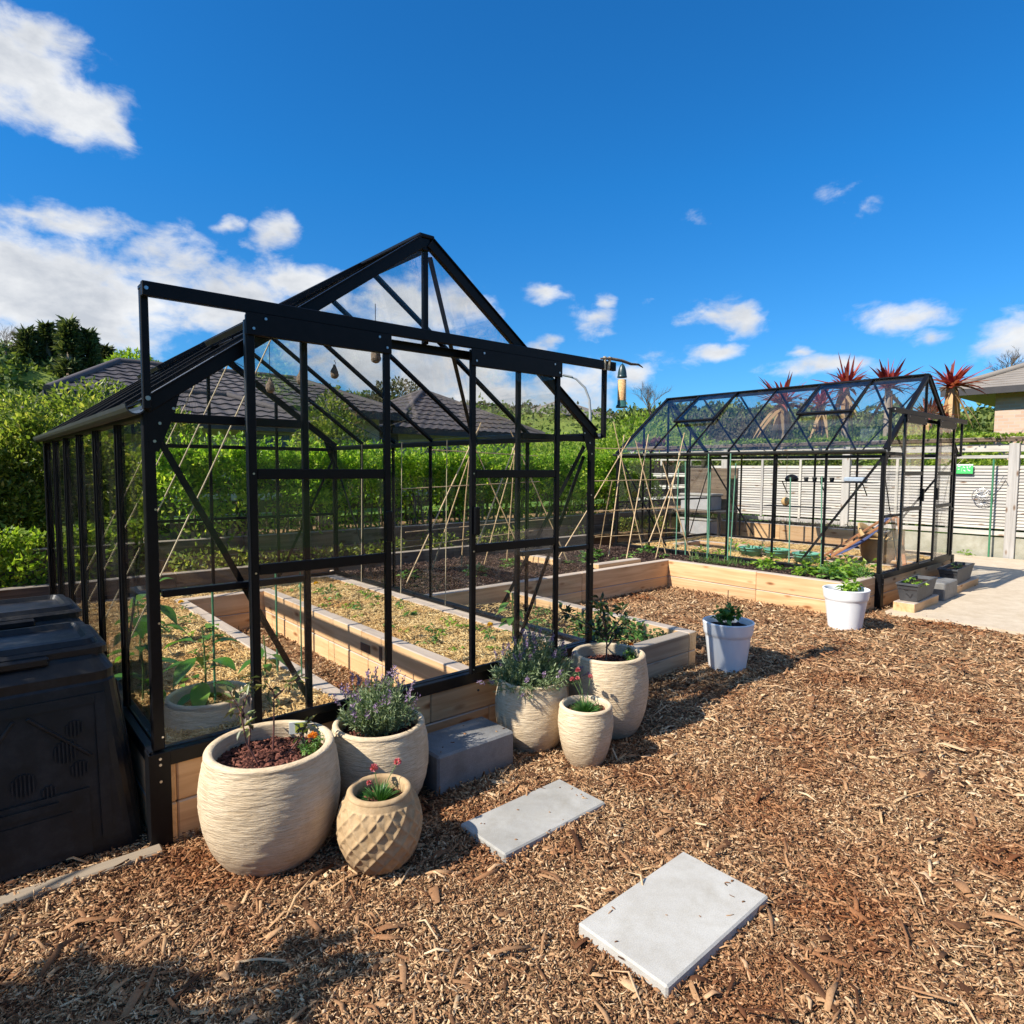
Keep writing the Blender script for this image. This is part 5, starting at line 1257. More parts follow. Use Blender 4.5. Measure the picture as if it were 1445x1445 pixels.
p = clump('leafy_plant', 'vegetable plant', 34, 0.13, (0.05, 0.08), (0.035, 0.055), l_lettuce, 0.9, 8)
plant_out(p, [(7.3, 0.35, .35, 1.3, FL), (7.45, 0.1, .35, 1.2, FL), (7.35, 0.62, .35, 1.1, FL), (7.65, 0.35, .35, 1.1, FL), (7.3, 2.2, .35, .9, FL), (7.8, 2.0, .35, 1.3, FL), (7.85, 1.55, .35, 1.1, FL), (7.3, 1.9, .35, .7, FL)], 'plants inside the farther greenhouse')
# folding deck chair leaning on the right bed of the farther greenhouse
t = thing('deck_chair', 'folded wooden deck chair with blue canvas inside the farther greenhouse', 'deck chair', (0, 0, 0))
A = Vector((8.06, 0.80, .35)); Bv = Vector((8.42, 0.10, .95)); off = Vector((0.34, 0.18, 0))
for o in (Vector((0, 0, 0)), off): MB().bar(A+o, Bv+o, 0.045, 0.028, (0, 0, 1), 0.004).build('rail', m_chairwood, t)
MB().bar(Bv+Vector((-.02, -.02, -.02)), Vector((8.40, -0.02, .30)), 0.028, 0.045, (0, 1, 0), 0.004).build('leg', m_chairwood, t)
MB().bar(Bv+off+Vector((-.02, -.02, -.02)), Vector((8.72, 0.14, .05)), 0.028, 0.045, (0, 1, 0), 0.004).build('leg', m_chairwood, t)
for q in (0.1, 0.5, 0.95): MB().bar(A+(Bv-A)*q, A+(Bv-A)*q+off, 0.022, 0.022, (0, 0, 1), 0.003).build('cross_bar', m_chairwood, t)
q = [A+(Bv-A)*.08+off*.12+Vector((0, 0, -.02)), A+(Bv-A)*.95+off*.12+Vector((0, 0, .03)), A+(Bv-A)*.95+off*.88+Vector((0, 0, .03)), A+(Bv-A)*.08+off*.88+Vector((0, 0, -.02))]
mb = MB(); V = []; F = []
for i in range(13):
    for k in range(5):
        u = i/12; s = k/4; p_ = q[0].lerp(q[1], u).lerp(q[3].lerp(q[2], u), s); V.append(p_+Vector((0, 0, -0.09*math.sin(PI*u))))
for i in range(12):
    for k in range(4): F.append((i*5+k, i*5+k+1, i*5+k+6, i*5+k+5))
mb.add(V, F, True); mb.build('canvas', M_simple('blue canvas', (0.05, 0.07, 0.17), (0.09, 0.12, 0.27), 40, rough=0.9), t)
# cane tub chair
t = thing('tub_planter', 'round tan wicker tub standing by the far greenhouse doorway', 'planter', (8.75, 0.42, 0.30))
m_tan = M_simple('tan wicker', (0.50, 0.30, 0.12), (0.66, 0.44, 0.20), 40, rough=0.7, bump=0.5, bscale=80, bdist=0.006, stretch=(1, 1, 4))
MB().lathe(smooth_prof([(0.16, 0.0), (0.20, 0.08), (0.235, 0.25), (0.245, 0.30), (0.235, 0.315), (0.22, 0.30), (0.20, 0.12)], 30), 40).build('body', m_tan, t)
V = []; F = []
for i in range(17):
    a = PI*0.05+PI*0.9*i/16; hgt = 0.31+0.20*math.sin(PI*i/16)
    for (r, z) in ((.243, .30), (.255, hgt), (.225, hgt), (.215, .30)): V.append((r*math.cos(a), r*math.sin(a), z))
for i in range(16):
    for k in range(4): F.append((i*4+k, i*4+(k+1) % 4, (i+1)*4+(k+1) % 4, (i+1)*4+k))
mb = MB(); mb.add(V, F, True); mb.build('back', m_tan, t)
MB().disc(0.19, 0.14, 30).build('seat', m_tan, t)
MB().box((8.5, 0.15, 0.02), (9.0, 0.65, 0.2985)); tag(MB().cbox((8.50, 0.17, 0.025), (9.0, 0.67, 0.298), 0.008).build('timber_crate', m_wood['x']), 'low timber crate under the wicker tub', 'crate')
# shelf along the right wall of the farther greenhouse
t = thing('wall_shelf', 'dark narrow shelf hung along the right wall of the farther greenhouse', 'shelf', (0, 0, 0))
MB().cbox((9.38, 0.75, 1.335), (9.60, 2.15, 1.350), 0.002).build('board', m_black, t)
MB().cbox((9.42, 1.4, 0.935), (9.60, 2.4, 0.950), 0.002).build('lower_board', m_black, t)
for y in (0.9, 1.5, 2.1): MB().bar((9.60, y, 1.15), (9.42, y, 1.335), 0.012, 0.012).build('bracket', m_black, t)
tag(MB().lathe(smooth_prof([(0.002, 0), (.09, .0), (.10, .04), (.07, .08), (.03, .10), (.002, .105)], 20), 20).build('watering_can', m_black, None, (9.48, 1.98, 1.351)), 'black rounded watering bottle on the dark shelf', 'bottle')
tag(MB().cbox((-.10, -.14, 0), (.10, .14, .07), 0.02).build('seed_tray', M_simple('blue grey bag', (.30, .38, .48), (.5, .55, .6), 20, rough=.5), None, (9.48, 1.02, 1.351), .1), 'pale blue grey plastic bag folded on the shelf', 'bag')
for k, y in enumerate((1.75, 1.62, 1.50, 1.36)): tag(MB().lathe([(0.001, 0), (.028, 0), (.036, .06), (.038, .062), (.032, .05)], 14).build('small_pot', m_trough, None, (9.48, y, 1.351)), 'tiny dark seedling pot in the row on the shelf', 'plant pot', 'tiny pots on the shelf')
t = thing('hanging_float', 'round tan ball hanging on a cord inside the farther greenhouse', 'ball', (9.45, 2.05, 1.02))
MB().lathe([(0.001, -.07)]+[(0.07*math.sin(a), -0.07*math.cos(a)) for a in np.linspace(.1, PI-.1, 14)]+[(0.001, .07)], 20).build('ball', m_tan, t)
MB().tube([(0, 0, .069), (0, 0, .72)], .004, 6).build('cord', m_twine, t)
# potting bench with two grey crates beyond the farther greenhouse's back right corner
t = thing('potting_bench', 'dark potting bench in the shade behind the farther greenhouse', 'bench', (9.75, 3.85, 0.0))
MB().cbox((-.15, -.55, .74), (.45, .55, .78), .004).build('top', m_oldwood['y'], t); MB().cbox((-.15, -.55, .30), (.45, .55, .33), .004).build('shelf', m_oldwood['y'], t)
for x in (-.12, .42):
    for y in (-.52, .52): MB().cbox((x-.025, y-.025, 0.02), (x+.025, y+.025, .739), .003).build('leg', m_oldwood['z'], t)
MB().cbox((.40, -.55, .781), (.44, .55, 1.55), .004).build('back_panel', m_oldwood['y'], t)
for (z, lab) in ((.782, 'pale grey plastic box on top of the potting bench'), (.332, 'pale grey plastic box on the lower bench shelf')):
    t = thing('storage_box', lab, 'box', (9.85, 3.85, z), group='grey boxes on the potting bench')
    MB().cbox((-.18, -.32, 0), (.18, .32, .26), .015).build('body', M_simple('grey box %.1f' % z, (.30, .30, .31), (.38, .38, .39), 6, rough=.5), t); MB().cbox((-.20, -.34, .261), (.20, .34, .30), .012).build('lid', m_slab_grey, t)
# timber planter between farther greenhouse and fence
t = thing('raised_bed', 'orange sleeper planter between the farther greenhouse and the slatted fence', 'garden bed', (0, 0, 0))
for (z0, z1) in ((.03, .29), (.293, .56)):
    for (a, b) in ((0.9, 2.6), (2.602, 4.6)): sleeper(t, (10.4, a, z0), (10.5, b, z1), 'y')
    sleeper(t, (10.502, .9, z0), (11.3, 1.0, z1), 'x')
straw_fill('soil', [(10.5, 11.3, 1.0, 4.6)], .53, m_dirtbase, m_dirt, t, 150, (0.012, 0.035), (0.006, 0.014), (0.003, 0.007), 9)
n = 700; d = rand_dirs(n, .3, 1); P = np.stack([NR.uniform(10.5, 11.2, n), NR.uniform(1.1, 4.4, n), np.full(n, .54)], 1)
t = np_obj('dry_grass', blade_geo(P, d, NR.uniform(.08, .2, n), .008, .3), l_farbrown); tag(t, kind='stuff')

# ---------------------------------------------------------------- slatted fence on the right
t = thing('slatted_fence', 'pale weathered slatted timber fence with square posts and a capping rail', 'fence', (13.14, 0, 0))
posts = (-5.6, -2.87, -0.14, 2.59, 5.32, 8.05)
for y in posts: MB().cbox((-.06, y-.075, 0.0), (.06, y+.075, 2.0), .006).build('post', m_greywood['z'], t)
MB().cbox((-.10, -5.7, 2.035), (.12, 8.2, 2.11), .008).build('capping', m_oldwood['y'], t)
for y0, y1 in zip(posts[:-1], posts[1:]):
    a, b = y0+.077, y1-.077
    MB().cbox((-.02, a, 1.86), (.02, b, 1.99), .004).build('top_rail', m_greywood['y'], t)
    MB().cbox((-.03, a, 1.745), (.02, b, 1.80), .004).build('top_rail', m_greywood['y'], t)
    MB().cbox((-.025, a, .40), (.03, b, .48), .004).build('bottom_rail', m_greywood['y'], t)
    mb = MB(); z = .545
    while z < 1.62:
        mb.bar((-0.004, a, z), (-0.004, b, z), 0.012, 0.056, (0.45, 0, 1), 0.002); z += .055
    mb.build('slat_panel', m_greywood['y'], t)
    for q in (1/3, 2/3): MB().cbox((-.04, a+(b-a)*q-.025, .482), (-.02, a+(b-a)*q+.025, 1.744), .004).build('batten', m_greywood['z'], t)
    MB().cbox((-.012, a, .0), (.04, b, .37), .005).build('plinth', m_plinth, t)
t = thing('hanging_sign', 'small bright green sign hung by strings on the slatted fence', 'sign', (13.07, 0.57, 1.56))
m_gsign = M_simple('sign green', (.06, .50, .12), (.08, .56, .15), 8, rough=.5); m_wsign = M_simple('sign white', (.75, .85, .72), rough=.6)
MB().cbox((-.006, -.14, -.085), (.006, .14, .085), .003).build('board', m_gsign, t)
mk = MB()   # unreadable pale strokes, as in the photograph
for (y0, z0, y1, z1) in ((.11, -.04, .105, .045), (.09, .045, .05, .04), (.085, -.01, .06, .0), (.03, -.045, .02, .03), (.01, .04, -.02, .02), (0, -.02, -.03, -.04), (-.05, .045, -.06, .01), (-.06, -.01, -.10, -.035), (-.08, .03, -.105, .045)):
    mk.bar((-.0085, y0, z0), (-.0085, y1, z1), .004, .014, (0, 1, 0) if y0 == y1 else (0, 0, 1))
mk.build('lettering', m_wsign, t)
MB().cbox((-.0075, -.14, .062), (-.0062, .14, .083), .0004).build('pale_band', m_wsign, t)
MB().tube([(0, .09, .085), (0, 0, .20), (0, -.09, .085)], .004, 5).build('string', m_twine, t)
t = thing('wire_ornament', 'grey wire bird shaped garden ornament hanging on the fence', 'ornament', (13.05, 0.28, 1.08))
mb = MB(); mb.tube([(0, .14*math.cos(a), .14*math.sin(a)) for a in np.linspace(0, 2*PI, 25)], .007, 6)
for k in range(7): a = k*PI/7; mb.tube([(0, .14*math.cos(a), .14*math.sin(a)), (-.05, 0, 0), (0, -.14*math.cos(a), -.14*math.sin(a))], .004, 5)
mb.tube([(0, -.12, .08), (0, -.22, .20), (0, -.30, .36), (0, -.36, .22)], .007, 6); mb.build('wire', m_bolt, t)
stake('dark green garden pole in front of the slatted fence', 13.0, 0.12, 0.03, 1.7, None, m_stake, .016)
for (y, lab) in ((0.45, 'yellow weed at the fence foot nearest the greenhouse corner'), (-1.1, 'low green weed at the fence foot farther right')):
    t = clump('weed', 'weed', 40, .12, (.04, .07), (.025, .04), l_lettuce, 1.0, 6); t.location = (12.95, y, .03); tag(t, lab, 'weed', 'weeds at the fence')

# ---------------------------------------------------------------- dark slat fence and hedge at the back
t = thing('slat_fence', 'dark stained horizontal board fence showing through the hedge stems', 'fence', (0, 5.75, 0.5))
for z in (.16, .42, .68, .94): 
    for k in range(5): MB().cbox((-4+k*3.4+.002, -.012, z), (-4+(k+1)*3.4-.002, .012, z+.17), .003).build('board', m_darkfence, t)
for k in range(6): MB().cbox((-4+k*3.4-.045, .014, 0), (-4+k*3.4+.045, .10, 1.25), .004).build('post', m_darkfence, t)

def hedge(label, x0, x1, y0, y1, z0, ztop, n, leafmat, ls, low_density=0.25, zlow=1.05, rough_top=0.12, stems=60, cat='hedge', name='hedge', group=None, shoots=0):
    t = thing(name, label, cat, (0, 0, 0), group=group)
    x = NR.uniform(x0, x1, n); yy = NR.random(n)
    top = ztop(x) if callable(ztop) else np.full(n, ztop)
    top = top + (fbm(x*3.1+5, x*0.7+9, 4)-.5)*2*rough_top
    z = z0+(top-z0)*NR.random(n)**0.75
    # crowd leaves toward the faces, keep clumps
    y = np.where(NR.random(n) < .65, y0+(y1-y0)*yy**2.2*0.6, y0+(y1-y0)*yy)
    y = y + (fbm(x*1.7+2, z*1.9+7, 4)-.5)*1.15
    dens = fbm(x*4+31, z*4+11, 3)
    keep = (dens > 0.36+0.12*NR.normal(size=n)) | (NR.random(n) < 0.25)
    keep &= (z > zlow+(fbm(x*2+3, x*0+4, 3)-.5)*.5) | (NR.random(n) < low_density)
    x, y, z = x[keep], y[keep], z[keep]; m = len(x)
    P = np.stack([x, y, z], 1); D = unit(NR.normal(0, .75, (m, 3))+np.array([[-.1, -.35, .55]]))
    g = [leaf_geo(P, D, NR.uniform(*ls, m), NR.uniform(ls[0]*.5, ls[1]*.55, m), .12, .2)]
    if shoots:
        sx = NR.uniform(x0, x1, shoots); sy = NR.uniform(y0, y1, shoots)
        sz = (ztop(sx) if callable(ztop) else np.full(shoots, ztop)) + (fbm(sx*3.1+5, sx*0.7+9, 4)-.5)*2*rough_top
        for k in range(9):
            P = np.stack([sx+NR.normal(0, .02, shoots), sy+NR.normal(0, .02, shoots), sz-.08+k*.028], 1)
            g.append(leaf_geo(P, NR.normal(0, .6, (shoots, 3))+np.array([[0, 0, .6]]), NR.uniform(*ls, shoots), ls[0]*.6, .12, .2))
    V, F = cat_geo(g); mesh_np('foliage', V, F, leafmat, t)
    if stems:
        mb = MB()
        for i in range(stems):
            sx = RR.uniform(x0, x1); sy = RR.uniform(y0+.15, y1-.1); h = (float(ztop(np.array([sx]))[0]) if callable(ztop) else ztop)-.15
            q = [(sx, sy, z0-.05), (sx+RR.uniform(-.06, .06), sy, z0+(h-z0)*.4), (sx+RR.uniform(-.15, .15), sy+RR.uniform(-.1, .1), h)]
            mb.tube(q, [.016, .012, .005], 5, False)
        mb.build('stems', m_trunk, t)
    return t
hedge('long bright green leafy hedge behind the retaining wall', 0.95, 9.6, 4.62, 5.25, .70, 1.72, 54000, l_hedge, (.05, .085), .22, 1.12, .10, 130, shoots=300)
hedge('bright low leafy bush at the left edge beyond the bins', -1.6, 0.02, 4.05, 4.45, .40, 0.98, 4200, l_bright, (.04, .07), .9, .3, .1, 8, 'bush', 'bush')

def crown(n, blobs, hollow=0.5):
    """points spread through a few overlapping ellipsoids, denser to the outside, with gaps"""
    P = []; D = []
    w_ = np.array([b[3]*b[4]*b[5] for b in blobs])**(2/3); w_ = w_/w_.sum()
    for b, k in zip(blobs, (w_*n).astype(int)):
        d = rand_dirs(k, -1, 1); r = hollow+(1-hollow)*NR.random(k)**.6
        p = d*np.array([[b[3], b[4], b[5]]])*r[:, None]
        f = fbm(p[:, 0]*3.3/max(b[3], .3)+b[0]*3+p[:, 2], p[:, 1]*3.3/max(b[4], .3)+b[1]*3-p[:, 2], 3)
        kk = f > .36; P.append((p+np.array([b[:3]]))[kk]); D.append((unit(d+NR.normal(0, .6, (k, 3))+np.array([[0, 0, .25]])))[kk])
    return np.concatenate(P), np.concatenate(D)
def tree(name, label, cat, x, y, z, blobs, n, mat, ls, trunk, group=None, limbs=10, tmat=None, hollow=.45):
    t = thing(name, label, cat, (x, y, z), group=group)
    P, D = crown(n, blobs, hollow); m = len(P)
    np_obj('crown', leaf_geo(P, D, NR.uniform(*ls, m), NR.uniform(ls[0]*.45, ls[1]*.5, m), .15, .2), mat, t)
    mb = MB(); h = trunk[0]
    mb.tube([(0, 0, -.2), (.02*h, 0, h*.5), (0, .02*h, h)], [trunk[1], trunk[1]*.75, trunk[1]*.45], 8)
    for i in range(limbs):
        b = blobs[i % len(blobs)]; a = RR.uniform(0, 2*PI)
        e = (b[0]+b[3]*.6*math.cos(a), b[1]+b[4]*.6*math.sin(a), b[2]+b[5]*RR.uniform(-.3, .6)); s = h*RR.uniform(.45, 1)
        mb.tube([(0, 0, s), ((e[0])*.5, (e[1])*.5, (s+e[2])*.5), e], [trunk[1]*.4, trunk[1]*.25, trunk[1]*.08], 6, False)
    mb.build('trunk', tmat or m_trunk, t); return t

for (x, y, zt, r, n, lab) in [(-.62, 4.95, 1.55, .50, 9000, 'olive green garden shrub at the left edge behind the bins'), (-.05, 5.15, 1.88, .52, 11000, 'tall loose olive shrub second from the left edge'), (.52, 5.45, 2.02, .50, 11000, 'tall loose olive shrub third from the left edge'), (1.05, 5.95, 2.05, .50, 9000, 'olive shrub half hidden by the greenhouse corner post')]:
    tree('garden_shrub', lab, 'shrub', x, y, .6, [(0, 0, zt*.40, r, r*.8, zt*.36), (-.12, -.18, zt*.22, r*.9, r*.7, zt*.24), (.12, 0, zt*.58, r*.62, r*.6, zt*.22), (-.22, .05, zt*.52, r*.5, r*.5, zt*.2), (.05, -.1, zt*.70, r*.3, r*.3, zt*.12)], n, l_shrub, (.045, .08), (zt*.6, .03), 'shrubs behind the compost bins', 9, hollow=.35)
tree('shrub_tree', 'tall olive green shrub in front of the tiled house seen through the greenhouse roof', 'shrub', 4.02, 6.9, .5, [(0, 0, 1.3, .62, .6, .75), (-.35, 0, .8, .5, .5, .6), (.4, .1, .9, .5, .5, .6), (0, 0, 1.85, .25, .3, .4)], 11000, l_shrub, (.05, .085), (1.4, .05))
tree('shrub_tree', 'leggy garden shrub with yellowish tips behind the tall hedge', 'shrub', 0.75, 6.3, .5, [(0, 0, 1.6, .6, .5, .45), (-.7, .1, 1.5, .5, .4, .35), (.7, 0, 1.35, .5, .45, .45)], 7000, l_shrub, (.05, .08), (1.4, .04))
# tree left of view whose dappled shade falls over the bins and the foreground
tree('garden_tree', 'dense garden tree left of the compost bins shading the foreground', 'tree', -2.75, 0.15, 0, [(.13, -.52, 1.85, .36, .28, .30), (.62, -.64, 1.35, .30, .24, .30), (.83, -.76, 1.85, .16, .13, .13), (1.05, .51, 2.0, .22, .30, .20)], 1300, l_shrub, (.09, .16), (1.9, .05), hollow=.2)

# ---------------------------------------------------------------- houses
def roof_mat(name, c1, c2):
    n = NT(name); n.set(Roughness=.7); n.b.inputs['Specular IOR Level'].default_value = .35
    n.col(n.mix(.5, n.ramp(n.noise(2.2, 5, n.obj()), [(.3, c1), (.7, c2)]), n.ramp(n.noise(45, 3, n.obj()), [(.3, c1), (.7, c2)])))
    n.bump(n.noise(80, 3, n.obj()), .3, .01); return n.m
m_rooft = roof_mat('charcoal concrete tile', (.055, .047, .047), (.13, .112, .108))
m_roofb = roof_mat('brown shingle', (.20, .175, .15), (.31, .275, .235))
def brick_mat(name, c1, c2, mortar):
    n = NT(name); n.set(Roughness=.85)
    b = n.new('ShaderNodeTexBrick'); b.inputs['Scale'].default_value = 1.0
    for k, v in (('Color1', c1), ('Color2', c2), ('Mortar', mortar)): b.inputs[k].default_value = (*v, 1)
    b.inputs['Brick Width'].default_value = .24; b.inputs['Row Height'].default_value = .086; b.inputs['Mortar Size'].default_value = .008
    tc_ = n.new('ShaderNodeTexCoord'); s = n.new('ShaderNodeSeparateXYZ'); c = n.new('ShaderNodeCombineXYZ'); n.l(tc_.outputs['Object'], s.inputs[0])
    n.l(n.math('ADD', s.outputs[0], s.outputs[1]), c.inputs[0]); n.l(s.outputs[2], c.inputs[1]); n.l(c.outputs[0], b.inputs['Vector'])
    n.col(b.outputs['Color']); return n.m
m_brick = brick_mat('pale buff brick', (.50, .42, .27), (.58, .50, .34), (.42, .38, .32))
m_brickp = brick_mat('pinkish brick', (.50, .33, .24), (.60, .42, .31), (.48, .42, .36))
m_fascia = M_simple('dark fascia', (.03, .028, .03), (.045, .04, .042), 5, rough=.5)
m_soffit = M_simple('timber soffit', (.34, .20, .10), (.44, .27, .14), 8, rough=.7)
m_winglass = M_simple('window glass', (.05, .09, .13), (.07, .12, .17), 1.5, rough=.05, spec=1.0)
m_frame_w = M_simple('window frame', (.35, .36, .37), rough=.5)
def tile_slope(mb, A, B, C, D, wave=.30, row=.34, du=.05, amp=.014, lap=.028):
    """tiled slope: eave A-B, top D-C"""
    A, B, C, D = map(Vector, (A, B, C, D)); nrm = (B-A).cross(D-A).normalized()
    if nrm.z < 0: nrm = -nrm
    H = ((D+C)/2-(A+B)/2).length; nr = max(1, int(H/row)); e = (B-A).normalized()
    for i in range(nr):
        v0, v1 = i/nr, (i+1)/nr
        a0, b0 = A.lerp(D, v0), B.lerp(C, v0); a1, b1 = A.lerp(D, v1), B.lerp(C, v1)
        n = max(2, int((b0-a0).length/du)); V = []
        for k in range(n+1):
            s = k/n
            for (p, q, o) in ((a0, b0, lap), (a1, b1, 0.0)):
                w_ = p.lerp(q, s); u = (w_-A).dot(e); V.append(w_+nrm*(o+amp*(math.cos(2*PI*u/wave)+1)))
            w_ = a0.lerp(b0, s); V.append(w_-nrm*.01)
        F = []
        for k in range(n): F += [(3*k, 3*k+3, 3*k+4, 3*k+1), (3*k+2, 3*k+5, 3*k+3, 3*k)]
        mb.add(V, F)
def hip_house(name, label, x0, x1, y0, y1, z0, eave, ridge, wallmat, roofmat, over=.55, oy=None, along='x', tile=True, hipin=None, windows=(), cat='house'):
    t = thing(name, label, cat, (0, 0, 0), group='neighbouring houses')
    oy = over if oy is None else oy
    X0, X1, Y0, Y1 = x0-over, x1+over, y0-oy, y1+oy
    if along == 'x': h0, h1 = hipin or ((Y1-Y0)/2,)*2; r0, r1 = (X0+h0, (Y0+Y1)/2, ridge), (X1-h1, (Y0+Y1)/2, ridge)
    else: hi = hipin or (X1-X0)/2; r0, r1 = ((X0+X1)/2, Y0+hi, ridge), ((X0+X1)/2, Y1-hi, ridge)
    c = [(X0, Y0, eave), (X1, Y0, eave), (X1, Y1, eave), (X0, Y1, eave)]
    sl_ = [(c[0], c[1], r1, r0), (c[2], c[3], r0, r1), (c[1], c[2], r1, r1), (c[3], c[0], r0, r0)] if along == 'x' else [(c[1], c[2], r1, r0), (c[3], c[0], r0, r1), (c[0], c[1], r0, r0), (c[2], c[3], r1, r1)]
    mb = MB()
    for s in sl_: tile_slope(mb, *s, **({} if tile else dict(wave=9, row=.2, du=.5, amp=.0, lap=.012)))
    rf = mb.build('roof', roofmat, t)
    cp = MB()
    for a, b in ((c[0], r0), (c[3], r0), (c[1], r1), (c[2], r1), (r0, r1)) if along == 'x' else ((c[0], r0), (c[1], r0), (c[2], r1), (c[3], r1), (r0, r1)):
        cp.tube([Vector(a)+Vector((0, 0, .03)), Vector(b)+Vector((0, 0, .03))], .085, 8)
    cp.build('ridge_cap', roofmat, rf)
    w_ = MB(); w_.box((x0, y0, z0), (x1, y1, eave-.02)); wl_ = w_.build('wall', wallmat, t)
    g = MB(); g.box((X0-.02, Y0-.06, eave-.17), (X1+.02, Y0-.005, eave+.0)); g.box((X0-.06, Y0-.005, eave-.17), (X0-.005, Y1, eave)); g.box((X1+.005, Y0-.005, eave-.17), (X1+.06, Y1, eave)); g.build('gutter', m_fascia, t)
    MB().box((X0, Y0, eave-.06), (X1, Y1, eave-.022)).build('soffit', m_soffit if cat == 'house' and not tile else m_fascia, t)
    for (face, a, b, za, zb) in windows:
        if face == 'y': q0, q1, g0, g1 = (a, y0-.03, za), (b, y0-.004, zb), (a+.05, y0-.036, za+.05), (b-.05, y0-.031, zb-.05)
        else: q0, q1, g0, g1 = (x0-.03, a, za), (x0-.004, b, zb), (x0-.036, a+.05, za+.05), (x0-.031, b-.05, zb-.05)
        f = MB().cbox(q0, q1, .008).build('window', m_frame_w, t); MB().box(g0, g1).build('pane', m_winglass, f)
    return t
hip_house('tiled_house', 'large buff brick house with a long dark tiled hip roof behind the hedge', 1.35, 8.15, 12.75, 17.65, .5, 2.95, 4.02, m_brick, m_rooft, .55, None, 'x', hipin=(1.7, 1.9), windows=(('y', 5.8, 7.2, 1.2, 2.3),))
hip_house('tiled_house', 'low front wing with a dark tiled roof before the large house', 1.5, 5.2, 10.75, 13.2, .5, 2.42, 3.06, m_brick, m_rooft, .45, None, 'x', windows=(('y', 3.85, 4.9, 1.3, 2.25), ('y', 1.6, 2.6, 1.3, 2.25)))
hip_house('tiled_house', 'dark tiled house right of the large one seen over the hedge', 9.25, 14.2, 13.6, 18.6, .5, 2.66, 4.15, m_brick, m_rooft, .5, None, 'y', windows=(('y', 10.0, 11.4, 1.2, 2.2),))
hip_house('tiled_house', 'low dark roofed house at the far left behind the tall hedge', -7.5, -1.9, 11.5, 17, .5, 2.3, 3.35, m_brick, m_rooft, .5, None, 'x')
hip_house('tiled_house', 'distant brown roofed house on the slope beyond the street lamp', 45.5, 53, 43, 50, 4, 7.0, 8.9, m_brick, m_roofb, .5, None, 'x', tile=False)
hip_house('brick_house', 'pinkish brick house with a grey shingle roof behind the slatted fence', 20.4, 30.0, -7.0, 1.75, .0, 3.72, 6.1, m_brickp, m_roofb, .40, 1.15, 'x', tile=False, windows=(('x', -.35, .45, 1.2, 3.0),))

# ---------------------------------------------------------------- cordylines
def cordyline(label, x, y, zc, trunk_h, R, n, nd, lean):
    t = thing('cordyline_palm', label, 'palm tree', (x, y, zc-trunk_h), group='red cordyline palms')
    mb = MB(); mb.tube([(-lean[0], -lean[1], -.3), (-lean[0]*.4, -lean[1]*.4, trunk_h*.5), (0, 0, trunk_h)], [.11, .085, .07], 10); mb.build('trunk', m_tantrunk, t)
    c = np.array([[0, 0, trunk_h]])
    d = rand_dirs(n, -.15, 1.0); d[:, 2] += .15
    P = c+NR.normal(0, .035, (n, 3))+d*.04
    np_obj('crown', blade_geo(P, d, NR.uniform(.4, 1.08, n)*R, NR.uniform(.05, .095, n)*R/.8, NR.uniform(.02, .45, (n, 1)), 4), l_cord, t)
    if nd:
        d = rand_dirs(nd, -1.6, -.25); d[:, 2] = NR.uniform(-1.9, -.3, nd)
        P = c+np.array([[0, 0, -.08]])+NR.normal(0, .05, (nd, 3))
        np_obj('dead_leaves', blade_geo(P, d, NR.uniform(.7, 1.15, nd)*R, .10*R/.8, .35, 4), l_dead, t)
    return t
cordyline('brightest red cordyline palm right of the farther greenhouse ridge', 18.3, 2.2, 3.62, 3.3, .95, 105, 30, (.1, .1))
cordyline('red cordyline palm just left of the farther greenhouse ridge end', 17.2, 3.28, 3.60, 3.2, .95, 95, 14, (.5, .2))
cordyline('red cordyline palm above the middle of the farther greenhouse roof', 16.35, 3.95, 3.58, 3.1, .95, 95, 18, (.15, .1))
cordyline('pinkish cordyline palm above the left half of the farther greenhouse roof', 15.1, 4.95, 3.15, 2.8, 1.0, 95, 26, (.1, .1))
cordyline('short wine red cordyline behind the farther greenhouse doors', 17.6, 2.45, 2.85, 2.2, .75, 80, 14, (.3, .0))
cordyline('orange tinged cordyline between the pinkish and middle palms', 15.9, 4.35, 3.15, 2.7, .8, 70, 22, (-.1, .1))

# ---------------------------------------------------------------- shrubs beyond the right fence, hills, far trees
for i, (x, y, rx, h, n, mat, lab) in enumerate([(14.6, 6.3, 1.3, 2.2, 9000, l_far, 'dark green shrub behind the fence under the pinkish palm'), (15.2, 4.0, 1.3, 2.35, 9000, l_far, 'mid green shrub behind the fence under the middle palm'), (16.2, 2.2, 1.3, 2.5, 10000, l_bright, 'yellow green shrub behind the fence near the greenhouse ridge end'), (19.3, 2.9, 1.5, 3.0, 12000, l_bright, 'bright green shrub between the red palm and the brick house'), (18.0, 0.9, .9, 2.25, 5000, l_bright, 'low bright shrub below the brick house wall'), (16.5, -1.2, 1.2, 2.2, 5000, l_bright, 'low leafy shrub in front of the brick house')]):
    tree('shrub', lab, 'shrub', x, y, 0, [(0, 0, h*.55, rx, rx, h*.45), (-.5, .3, h*.45, rx*.8, rx*.8, h*.4), (.5, -.2, h*.5, rx*.7, rx*.8, h*.4)], n, mat, (.09, .15), (h*.6, .06), 'shrubs beyond the slatted fence')
n = 3000; y = NR.uniform(-3, 7, n); P = np.stack([13.14+NR.normal(0, .10, n), y, 2.11+NR.random(n)*.10*(fbm(y*2, y*0+3, 3)*1.6)], 1)
t = np_obj('ivy', leaf_geo(P, NR.normal(0, 1, (n, 3))+np.array([[0, 0, .8]]), .06, .045), l_bright); tag(t, 'low green creeper growing along the top of the slatted fence', 'creeper')

